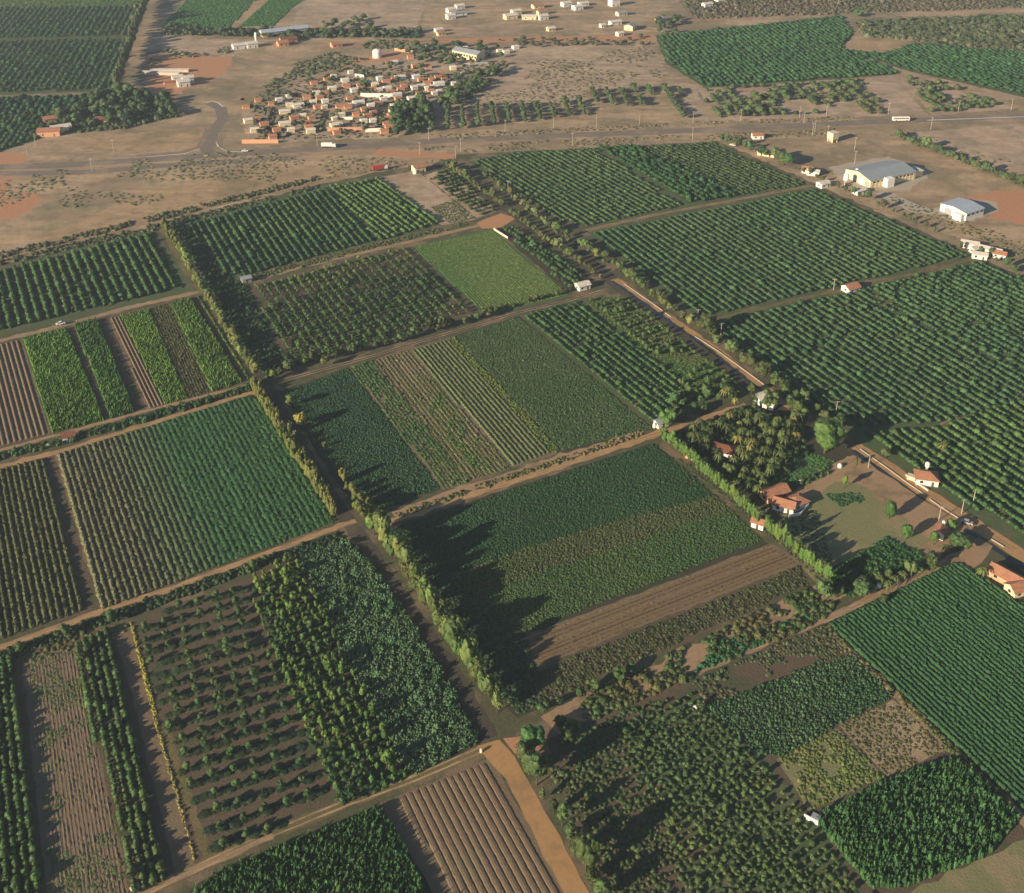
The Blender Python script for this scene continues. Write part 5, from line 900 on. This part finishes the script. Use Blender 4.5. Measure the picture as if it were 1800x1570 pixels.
# farmhouses
for px, L, Wd, h, rh, wall, roof, lab, kw in (
    ((1361, 873), 10.5, 5.2, 2.8, 1.5, 'pinkw', 'tile', 'long orange tiled farmhouse at the head of the drive', {}), ((1378, 894), 8, 5, 2.8, 1.6, 'white', 'tile', 'orange tiled farmhouse wing with white front beside the dry lawn', dict(ang=-25)),
    ((1400, 889), 7, 5.5, 2.8, 1.6, 'white', 'tile', 'farmhouse with hipped clay roof inside the curved white wall', dict(hip=True)), ((1273, 798), 9.5, 6.5, 2.7, 1.9, 'white', 'tiled', 'dark red tiled house hidden among the palms', dict(hip=True, ang=-20)),
    ((1333, 925), 4.6, 3.6, 2.6, 1.0, 'white', 'tile', 'small hut with orange roof set in the trimmed hedge', dict(ang=-30, open_=1)), ((1213, 804), 3.6, 3.0, 2.0, .6, 'pinkw', 'tiled', 'tiny salmon shelter behind the trimmed hedge', dict(ang=-30, open_=1)),
    ((1340, 706), 6.5, 5, 3.0, 1.0, 'white', 'whiter', 'white roofed house behind the trees of the canal lane', {}), ((1352, 716), 5.0, 4.2, 3.2, .8, 'white', 'whiter', 'smaller white house in front of the white roofed one', dict(ang=-35, open_=1)),
    ((1627, 846), 8.5, 6.2, 2.8, 1.9, 'white', 'tile', 'cottage with red hipped roof beside the canal road', dict(hip=True, ang=-12)), ((1651, 943), 4.0, 3.4, 3.0, 1.2, 'white', 'tile', 'little shrine-like white hut with orange roof by the green trees', dict(ang=58, open_=1)),
    ((1768, 1020), 11, 5.5, 2.8, 1.6, 'pinkw', 'tile', 'long salmon farmhouse at the right frame edge', dict(ang=-48)), ((1789, 1040), 8, 5, 2.8, 1.6, 'cream', 'tile', 'tiled farmhouse wing nearest the right frame edge', dict(ang=20)),
    ((1495, 511), 8, 6, 2.8, 1.5, 'white', 'tile', 'lone small house with orange roof between two right orchards', {}), ((1024, 507), 7, 5, 2.8, 1.1, 'white', 'whiter', 'white cottage where the shaded path meets the lane', {}),
    ((1162, 748), 5.5, 3.6, 2.6, .8, 'white', 'grey', 'small hut with white side wall at the end of the sandy path', dict(open_=1)), ((736, 301), 8, 6.5, 4.0, 1.2, 'cream', 'tile', 'cream cottage at the top of the bare brown field', {}),
    ((1704, 434), 9.5, 6, 3.0, 1.1, 'white', 'whiter', 'uppermost white cottage of the right group', dict(ang=-25)), ((1713, 443), 5, 4, 2.6, .7, 'white', 'whiter', 'smallest white cottage of the right group', dict(open_=1)),
    ((1721, 453), 8, 5, 2.8, .9, 'white', 'whiter', 'lowest white cottage at the end of the olive path', dict(ang=-20)), ((1740, 445), 12, 5.5, 3.0, 1.0, 'white', 'whiter', 'longest white cottage of the right group', dict(ang=-35)),
    ((1756, 452), 7, 5, 2.8, 1.2, 'white', 'tile', 'tiled cottage at the right end of the white group', dict(ang=-30)), ((1447, 328), 8, 5.5, 3.0, .9, 'white', 'whiter', 'white cottage at the top corner of the middle right orchard', {}),
    ((1510, 340), 8, 5, 2.8, .8, 'white', 'whiter', 'white cottage below the grey-roofed shed', {}), ((1419, 303), 7, 5.5, 2.8, 1.5, 'white', 'tile', 'orange roofed cottage beside the tree clump', dict(ang=-20)),
    ((1429, 307), 8, 5.5, 3.0, 1.0, 'white', 'whiter', 'white flat house next to the orange roofed cottage', dict(ang=-20)), ((1347, 273), 12, 5.5, 3.0, 1.0, 'cream', 'whiter', 'cream house at the edge of the low olive trees', dict(ang=-25)),
    ((1331, 243), 8, 5.5, 3.0, 1.3, 'white', 'tile', 'red roofed roadside house below the highway', dict(ang=5)), ((121, 773), 5.0, 3.6, 2.8, .9, 'white', 'tiled', 'small white hut with reddish roof between the two left paths', dict(open_=1)),
    ((433, 495), 5.0, 4.0, 2.6, .7, 'conc', 'grey', 'grey pump hut at the left end of the upper sandy path', dict(open_=1)),
    ((88, 237), 16, 9, 4.0, 1.8, 'pinkw', 'tile', 'orange shed beside the wood near the left edge', dict(ang=10)), ((108, 231), 14, 9, 4.2, 1.2, 'cream', 'whiter', 'white roofed shed next to the orange shed', dict(ang=30)),
    ((87, 214), 9, 7, 3.2, 1.5, 'pinkw', 'tile', 'small orange house behind the orange shed', {}), ((177, 216), 15, 8, 3.2, 2.0, 'pinkw', 'tiled', 'red roofed house inside the wood', dict(ang=-5)),
    ((313, 144), 9, 7, 5, 1.5, 'white', 'whiter', 'left white shed on the orange earth', {}), ((331, 145), 9, 7, 5, 1.5, 'white', 'whiter', 'right white shed on the orange earth', {}), ((323, 151), 10, 7, 4.5, 1.4, 'white', 'whiter', 'front white shed on the orange earth', {}),
    ((303, 147), 14, 3, 2.6, .5, 'pinkw', 'tile', 'low orange outbuilding left of the white sheds', dict(open_=0)), ((299, 126), 34, 4, 2.4, .4, 'concw', 'whiter', 'upper long low white shed on the orange earth', dict(ang=0, open_=0)), ((284, 131), 34, 4, 2.4, .4, 'concw', 'whiter', 'lower long low white shed on the orange earth', dict(ang=-8, open_=0)),
    ((423, 85), 15, 8, 4, 1.4, 'white', 'whiter', 'long white house below the top strip fields', {}), ((443, 83), 10, 8, 4.5, 1.4, 'white', 'whiter', 'white house beside the slim white tower', {}),
    ((500, 59), 48, 12, 4.5, 2.0, 'concw', 'metal', 'long pale greenhouse behind the tree strip', dict(ang=28, open_=0)), ((507, 74), 16, 9, 3.5, 2, 'pinkw', 'tiled', 'red roofed house below the long greenhouse', {}), ((497, 80), 10, 8, 3.5, 1.8, 'pinkw', 'tile', 'orange house below the red roofed one', {}),
    ((591, 82), 10, 8, 3.2, 2, 'pinkw', 'tile', 'lone orange house on the brown waste land', {}),
    ((793, 22), 12, 9, 5, 1.6, 'white', 'whiter', 'left white house of the top middle cluster', {}), ((808, 15), 12, 8, 4.5, 1.6, 'white', 'whiter', 'upper white house of the top middle cluster', {}), ((792, 33), 11, 9, 5, 1.5, 'white', 'whiter', 'lower white house of the top middle cluster', {}), ((806, 27), 22, 8, 4, 1.2, 'white', 'grey', 'grey roofed house of the top middle cluster', {}),
    ((897, 33), 17, 10, 5, 1.8, 'cream', 'whiter', 'large cream house left of the top village', {}), ((907, 25), 13, 9, 5, 1.6, 'cream', 'whiter', 'cream house behind the large cream house', {}), ((930, 34), 19, 8, 4.2, 1.4, 'cream', 'whiter', 'long cream house in the top village', dict(ang=0)),
    ((954, 34), 13, 9, 5, 1.5, 'white', 'whiter', 'square white house right in the top village', {}), ((953, 25), 14, 8, 4, 1.5, 'cream', 'tile', 'tiled cream house behind the square white house', {}), ((945, 14), 16, 9, 4, 1.8, 'cream', 'tile', 'orange tiled house at the top village centre', {}),
    ((995, 11), 13, 10, 5, 1.5, 'white', 'whiter', 'white house left of the top right pair', {}), ((1015, 17), 13, 10, 5, 1.6, 'white', 'whiter', 'white house right of the top right pair', {}), ((1025, 10), 14, 9, 4, 1.4, 'white', 'whiter', 'pale house behind the top right pair', {}),
    ((1079, 10), 13, 11, 9, 1.0, 'white', 'whiter', 'tall white building at the top edge', {}), ((1081, 43), 16, 8, 4, 1.4, 'white', 'whiter', 'white house beside the shaded tree row', {}), ((1092, 27), 14, 9, 4.2, 1.4, 'concw', 'grey', 'grey roofed house below the tall white building', {}),
    ((1108, 52), 13, 12, 5.5, 1.6, 'cream', 'grey', 'cream barn beside the shaded tree row', dict(ang=60)), ((1089, 63), 8, 7, 4, 1.2, 'white', 'whiter', 'small white house on the dirt road', {}), ((1059, 48), 7, 6, 3.6, 1.2, 'white', 'whiter', 'tiny white house above the dirt road', {}),
    ((1161, 38), 16, 9, 4.5, 1.5, 'cream', 'whiter', 'cream house at the start of the pale dirt road', dict(ang=55)), ((1243, 12), 14, 8, 4.5, 1.4, 'white', 'whiter', 'white house on the grey scrub', {}), ((1265, 3), 13, 9, 5, 1.4, 'white', 'whiter', 'white house at the top edge of the scrub', {}),
    ((771, 56), 10, 7, 3.6, 1.4, 'white', 'whiter', 'white house left on the road behind the village', {}), ((775, 62), 10, 7, 3.4, 1.4, 'cream', 'tile', 'tiled house left on the road behind the village', {}), ((968, 54), 10, 7, 3.6, 1.4, 'cream', 'whiter', 'lone cream house in front of the top village', {})):
    building(px, L, Wd, h, rh, wall, roof, lab, 'shed' if 'shed' in lab else 'house', name='shed' if 'shed' in lab else 'hut' if 'hut' in lab else 'house', **kw)
# village houses: origin (420,60), 3.6 pixels of the enlarged view per photo pixel
VH = '45,470,O 120,430,O 205,450,O 110,550,O 100,620,C 290,500,C 320,460,C 375,460,W 255,428,W 318,403,W 290,575,C 240,620,O 215,665,O 475,320,O 560,295,O 600,278,W 707,250,W 672,305,W 590,355,C 550,392,O 545,435,W 512,412,O 490,385,W 430,410,O 430,570,O 445,600,O 455,625,C 460,540,O 615,585,C 608,545,C 640,470,O 720,460,W 758,445,W 835,462,W 730,365,W 770,335,O 820,318,W 850,360,O 890,362,W 795,485,O 815,525,O 790,560,W 848,562,W 850,508,O 940,352,W 960,376,O 1025,358,O 995,395,W 1045,342,O 1020,285,W 985,297,O 1070,268,D 1045,275,D 1110,350,W 1090,420,W 1140,388,O 1172,410,O 1030,440,W 995,466,C 975,500,C 965,525,O 945,545,O 938,578,O 952,600,O 920,628,O 1195,355,W 1230,345,W 1265,325,W 1270,372,W 1238,385,W 1220,300,O 1260,285,O 1300,300,O 1190,322,O 1285,268,O 1365,322,W 1440,210,W 1355,225,C 1195,216,O 1118,212,O 1085,155,O 985,188,W 1690,122,W 1650,115,C 1750,92,W 1430,97,W 620,632,O 690,470,O 540,470,C 350,540,O 405,530,C 880,450,O 915,420,W 1005,420,O 700,420,O 650,520,C 740,520,O 860,330,C 930,310,O 1150,300,O 1120,280,W 890,290,W 500,470,O 470,440,W 680,340,O 1155,340,C 330,620,C 160,580,O 60,560,C 1215,370,O'
NM = {'O': ('orange tiled', 'pinkw', 'tile'), 'C': ('cream walled', 'cream', 'whiter'), 'W': ('white', 'white', 'whiter'), 'D': ('dark tiled', 'cream', 'tiled')}
TOWN = {}
for k, (nm, wm, rm) in NM.items():
    TOWN[k] = (mesh('wall', *wallmesh(1, 1, .72, .28), [M[wm]]), mesh('roof', *roofmesh(1, 1, .72, .28, .05, .03), [M[rm]]))
for s in VH.split():
    x, y, k = s.split(','); x, y = float(x), float(y); px = (420 + x / 3.6, 60 + y / 3.6); p = G(px)
    big = x in (995, 1020, 758, 290, 615, 375, 1265); L = (8.5 if big else RNG.uniform(4.6, 6.6)); w_ = L * RNG.uniform(.65, .85)
    where = 'along the upper edge' if y < 260 else 'beside the long hall' if y < 130 else ('near the left street' if x < 400 else 'near the middle street' if x < 700 else 'near the right street' if x < 1100 else 'by the slanting street') + (' facing the highway' if y > 520 else ' in the upper part' if y < 360 else ' in the centre')
    e = empty('house', (p[0], p[1], 0), math.radians(RNG.choice([20, 24, 28])) , (L, w_, RNG.uniform(3.2, 4.0)))
    obj('wall', TOWN[k][0], e); obj('roof', TOWN[k][1], e)
    lab = f'{"larger" if big else "small"} {NM[k][0]} village house {where}'; tag(e, lab, 'house', 'village houses, ' + lab)
def wall_run(pts, h, th, mat, label, name='wall', cat='wall', z=0.0, kind=None):
    C = resample(GP(pts), 4.0); Lf, Rt = offset(C, th / 2), offset(C, -th / 2); n = len(C)
    v = [(x, y, z) for x, y in Lf] + [(x, y, z) for x, y in Rt] + [(x, y, z + h) for x, y in Lf] + [(x, y, z + h) for x, y in Rt]; f = []
    for i in range(n - 1): f += [(i, i + 1, 2 * n + i + 1, 2 * n + i), (n + i + 1, n + i, 3 * n + i, 3 * n + i + 1), (2 * n + i, 2 * n + i + 1, 3 * n + i + 1, 3 * n + i)]
    f += [(0, 2 * n, 3 * n, n), (n - 1, 2 * n - 1, 4 * n - 1, 3 * n - 1)]
    return tag(obj(name, mesh(name, v, f, [M[mat]])), label, cat, None, kind)
V = lambda x, y: (420 + x / 3.6, 60 + y / 3.6)
for pts, h, m, lab in (([V(770, 398), V(975, 402)], 3.4, 'white', 'long white wall in the village centre'), ([V(560, 614), V(760, 610), V(860, 604)], 2.8, 'pinkw', 'long orange wall along the lower village edge'), ([V(800, 620), V(900, 616)], 2.8, 'white', 'white wall at the foot of the right street'),
                       ([V(20, 692), V(250, 690)], 3.0, 'pinkw', 'low orange wall facing the highway at the village left'), ([V(735, 268), V(792, 276)], 2.5, 'white', 'short white wall at the upper village edge'), ([V(985, 104), V(1105, 122)], 2.6, 'pinkw', 'salmon wall left of the long hall'),
                       ([V(1500, 198), V(1580, 186)], 2.6, 'white', 'white wall right of the long hall'), ([V(1405, 262), V(1455, 245)], 2.6, 'white', 'slanting white wall among village trees'), ([V(650, 541), V(720, 541)], 2.2, 'white', 'short white wall near the middle street')):
    wall_run(pts, h, .6, m, lab)
A = [(1404, 880), (1412, 884), (1417, 891), (1416, 899), (1408, 905), (1396, 908), (1386, 910)]
wall_run(A, 1.3, .3, 'white', 'curved white garden wall around the farmhouse')
wall_run([(868, 404), (880, 412), (893, 420)], 1.4, .4, 'concw', 'pale concrete trough at the corner of the flat field', 'trough', 'trough')
for pts, lab in (([(1512, 790), (1552, 818), (1590, 846), (1626, 871)], 'pale canal kerb above the red roofed cottage'), ([(1634, 878), (1660, 896), (1684, 911)], 'pale canal kerb below the oval tree shadow'), ([(1742, 948), (1765, 962)], 'short pale canal kerb at the lower bridge'),
                 ([(1098, 500), (1150, 536), (1180, 558)], 'pale kerb of the upper canal bank'), ([(1222, 592), (1260, 616), (1300, 645), (1345, 678)], 'broken pale kerb of the canal bank near the palms')):
    wall_run(pts, .38, .3, 'conc', lab, 'canal_kerb', 'kerb', 0.0, 'structure')
wall_run([(1592, 836), (1615, 852), (1632, 864)], .7, .5, 'concw', 'pale kerb on the cottage side of the canal road', 'canal_kerb', 'kerb', 0, 'structure')

# ------------------------------------------------------------------ tanks, towers, poles
def tank(px, r, h, mat, label, stand=0.0, name='water_tank'):
    p = G(px); e = empty(name, (p[0], p[1], 0))
    if stand: cyl('stand', r * .55, 0, stand, 'conc', e, n=12)
    cyl('tank', r, stand, stand + h, mat, e, n=20, dome=r * .35); cyl('lid', r * .25, stand + h + r * .34, stand + h + r * .34 + .2, mat, e, n=10)
    return tag(e, label, 'water tank')
tank((663, 101), 4.2, 6.5, 'white', 'round white tank on the brown land above the village'); tank((451, 79), 1.2, 9, 'white', 'slim white tower beside the white house', 3); tank((1486, 325), 1.7, 4.0, 'white', 'white water tower at the entrance of the gravel yard', 3.5)
tank((1627, 836), .9, 1.6, 'white', 'small white tank on a post behind the cottage roof', 4.5); tank((1545, 1032), .8, 1.3, 'white', 'small white tank on the lower right sandy path'); tank((1407, 850), .8, 1.2, 'white', 'small white tank beside the drive'); tank((1476, 821), .9, 1.2, 'white', 'small white tank at the upper end of the drive')
tank((1656, 934), .6, 1.4, 'white', 'small white tank on a post behind the shrine-like hut', 3.2); tank((1150, 751), .7, 1.4, 'white', 'small white tank left of the hut at the path end'); tank((85, 785), .8, 1.2, 'white', 'small white tank left of the reddish hut')
tank((730, 305), 1.6, 2.4, 'white', 'white tank in front of the cream cottage'); tank((1222, 1247), .7, 1.0, 'white', 'small white tank at the head of the crowded grove'); tank((846, 1322), .45, 1.0, 'cream', 'small cream marker at the corner of the ploughed field', 0, 'marker')
p = G((1463, 249)); e = empty('water_tower', (p[0], p[1], 0), math.radians(30))
for x in (-2.2, 2.2):
    for y in (-2.2, 2.2): box('leg', x - .4, x + .4, y - .4, y + .4, 0, 2.5, 'cream', e)
box('tank', -2.9, 2.9, -2.9, 2.9, 2.5, 7.2, 'cream', e); box('lid', -3.1, 3.1, -3.1, 3.1, 7.2, 7.5, 'concw', e); box('plinth', -1.7, 1.7, -1.7, 1.7, .02, 2.48, 'conc', e)
tag(e, 'square cream water tower on the waste land below the highway', 'water tower')
p = G((1602, 842)); e = empty('cistern', (p[0], p[1], 0), math.radians(-30)); box('basin', -1.6, 1.6, -1.1, 1.1, 0, 1.6, 'cream', e); box('cover', -1.7, 1.7, -1.2, 1.2, 1.6, 1.75, 'concw', e); tag(e, 'cream cistern beside the red roofed cottage', 'cistern')
p = G((1425, 1444)); e = empty('shelter', (p[0], p[1], 0), math.radians(-35)); box('wall', -2.0, 2.0, -.15, .15, 0, 1.5, 'white', e); box('wall', 1.7, 2.0, .15, 2.2, 0, 1.5, 'white', e); box('roof', -.2, 1.9, .2, 2.0, 1.5, 1.6, 'grey', e); tag(e, 'white L-shaped shelter wall at the edge of the tall crop', 'shelter')
v, f = ICO[2]; r_ = np.random.default_rng(5); vv = v * (1 + r_.normal(0, .06, len(v)))[:, None] * np.array([1.4, 1.0, .9]); vv[:, 2] += .4
p = G((238, 1562)); tag(obj('boulder', mesh('boulder', vv, f, [M['conc']]), None, (p[0], p[1], 0)), 'pale boulder at the bottom end of the stubble strip', 'boulder')
SH = mesh('shaft', *stemv(.2, .12, 10.0, 8), [M['conc']]); v, f = [], []; boxv(v, f, -1.2, 1.2, -.09, .09, 9.2, 9.45); AR = mesh('crossarm', v, f, [M['conc']])
v, f = [], []
for x in (-1.0, -.1, .9): boxv(v, f, x, x + .12, -.06, .06, 9.45, 9.75)
IN = mesh('insulators', v, f, [M['steel']])
for grp, L in (('near the left part of the highway', [(162, 302), (49, 275), (63, 257), (200, 268)]), ('beside the highway below the village', [(558, 257), (754, 247), (810, 266), (738, 273), (801, 279)]),
               ('along the far side of the highway', [(888, 232), (973, 227), (1048, 223), (1124, 220), (1218, 217), (1302, 213), (1405, 208), (1452, 207), (1561, 202), (1684, 197), (1777, 195)]),
               ('along the near side of the highway', [(1006, 256), (1217, 246), (1413, 217), (1428, 238), (1432, 233), (1454, 243), (1636, 228)]), ('on the waste land near the grey-roofed shed', [(1502, 264), (1502, 289)]),
               ('among the right orchards', [(1465, 510), (1226, 564), (1267, 589), (893, 342), (1469, 728)]), ('beside the canal road', [(1690, 903), (1710, 885), (1650, 915), (1526, 823)]), ('in the village', [(749, 97), (713, 127)])):
    for px in L:
        p = G(px); e = empty('utility_pole', (p[0], p[1], 0), RNG.uniform(-.2, .5), (1, 1, 1.0 if px[1] < 400 else .68)); obj('shaft', SH, e); obj('crossarm', AR, e); k = obj('insulators', IN, e); k['kind'] = 'stuff'
        tag(e, 'concrete utility pole ' + grp, 'utility pole', 'utility poles ' + grp)

# ------------------------------------------------------------------ vehicles
def wheels(e, xs, w, r=.48):
    for x in xs:
        for y in (-w / 2 + .1, w / 2 - .1):
            v, f = [], []; n = 12
            for yy in (y - .14, y + .14): v += [(x + r * math.cos(2 * math.pi * i / n), yy, r + r * math.sin(2 * math.pi * i / n)) for i in range(n)]
            f = [(i, (i + 1) % n, n + (i + 1) % n, n + i) for i in range(n)] + [tuple(range(n - 1, -1, -1)), tuple(range(n, 2 * n))]
            obj('wheel', mesh('wheel', v, f, [M['rubber']]), e)
def bevelbox(name, x0, x1, y0, y1, z0, z1, mat, e, b=.2):
    v = [(x0, y0, z0), (x1, y0, z0), (x1, y1, z0), (x0, y1, z0), (x0, y0, z1 - b), (x1, y0, z1 - b), (x1, y1, z1 - b), (x0, y1, z1 - b), (x0 + b, y0 + b, z1), (x1 - b, y0 + b, z1), (x1 - b, y1 - b, z1), (x0 + b, y1 - b, z1)]
    f = [(0, 3, 2, 1), (8, 9, 10, 11)] + [(s + i, s + (i + 1) % 4, s + 4 + (i + 1) % 4, s + 4 + i) for s in (0, 4) for i in range(4)]
    return obj(name, mesh(name, v, f, [M[mat]]), e)
def vehicle(kind, px, ang, mat, label, load='white'):
    p = G(px); e = empty(kind, (p[0], p[1], .55), math.radians(ang))
    if kind == 'bus':
        bevelbox('body', -6.5, 6.5, -1.3, 1.3, .45, 3.3, mat, e)
        for y in (-1.33, 1.31):
            for i in range(8): box('window', -6 + 1.5 * i, -4.8 + 1.5 * i, y, y + .03, 1.7, 2.7, 'glass', e)
        box('windscreen', 6.5, 6.54, -1.1, 1.1, 1.4, 2.8, 'glass', e); wheels(e, (-4, 4.3), 2.6, .5)
    elif kind == 'truck':
        bevelbox('cab', 3.0, 5.2, -1.2, 1.2, .6, 2.9, mat, e, .3); box('windscreen', 5.15, 5.23, -1.0, 1.0, 1.7, 2.5, 'glass', e); bevelbox('cargo_box', -5.2, 2.85, -1.25, 1.25, 1.0, 3.5, load, e, .08); box('chassis', -5, 3, -.5, .5, .6, 1.0, 'steel', e); wheels(e, (-4, -2.6, 4), 2.4, .5)
    else:
        bevelbox('body', -2.2, 2.2, -.85, .85, .35, .95, mat, e, .12); bevelbox('cabin', -1.2, .9, -.75, .75, .95, 1.55, 'glass', e, .2); box('roof', -.95, .65, -.6, .6, 1.55, 1.62, mat, e); wheels(e, (-1.35, 1.35), 1.7, .33)
    return tag(e, label, kind)
vehicle('bus', (1583, 213.5), 3.5, 'white', 'white bus on the highway at the right'); vehicle('truck', (578, 260), -2, 'white', 'white truck on the highway below the village'); vehicle('car', (431, 267.5), 0, 'white', 'white car leaving the junction slip lane')
vehicle('truck', (668, 300), 22, 'white', 'red truck with white cab on the upper dirt road', 'red'); vehicle('car', (107, 572), 25, 'white', 'white pickup on the sandy path below the upper left orchard'); vehicle('car', (1288, 257), -20, 'white', 'white car parked beside the tree clump near the highway'); vehicle('car', (1699, 922), -30, 'steel', 'grey car in the shade at the lower canal bridge')
# haze: the evening air over the plain
hz = obj('haze', None) if False else box('haze', -2998, 2998, -598, 3998, -1.0, 290.0, 'white'); hz.data.materials.clear()
hm = bpy.data.materials.new('evening air'); hm.use_nodes = True; hn = hm.node_tree; hn.nodes.remove(hn.nodes['Principled BSDF'])
pv = hn.nodes.new('ShaderNodeVolumePrincipled'); pv.inputs['Density'].default_value = 0.00011; pv.inputs['Color'].default_value = (.75, .87, 1, 1); pv.inputs['Anisotropy'].default_value = .2
hn.links.new(pv.outputs[0], hn.nodes['Material Output'].inputs['Volume']); hz.data.materials.append(hm); tag(hz, 'thin evening haze over the whole plain', 'haze', None, 'stuff')
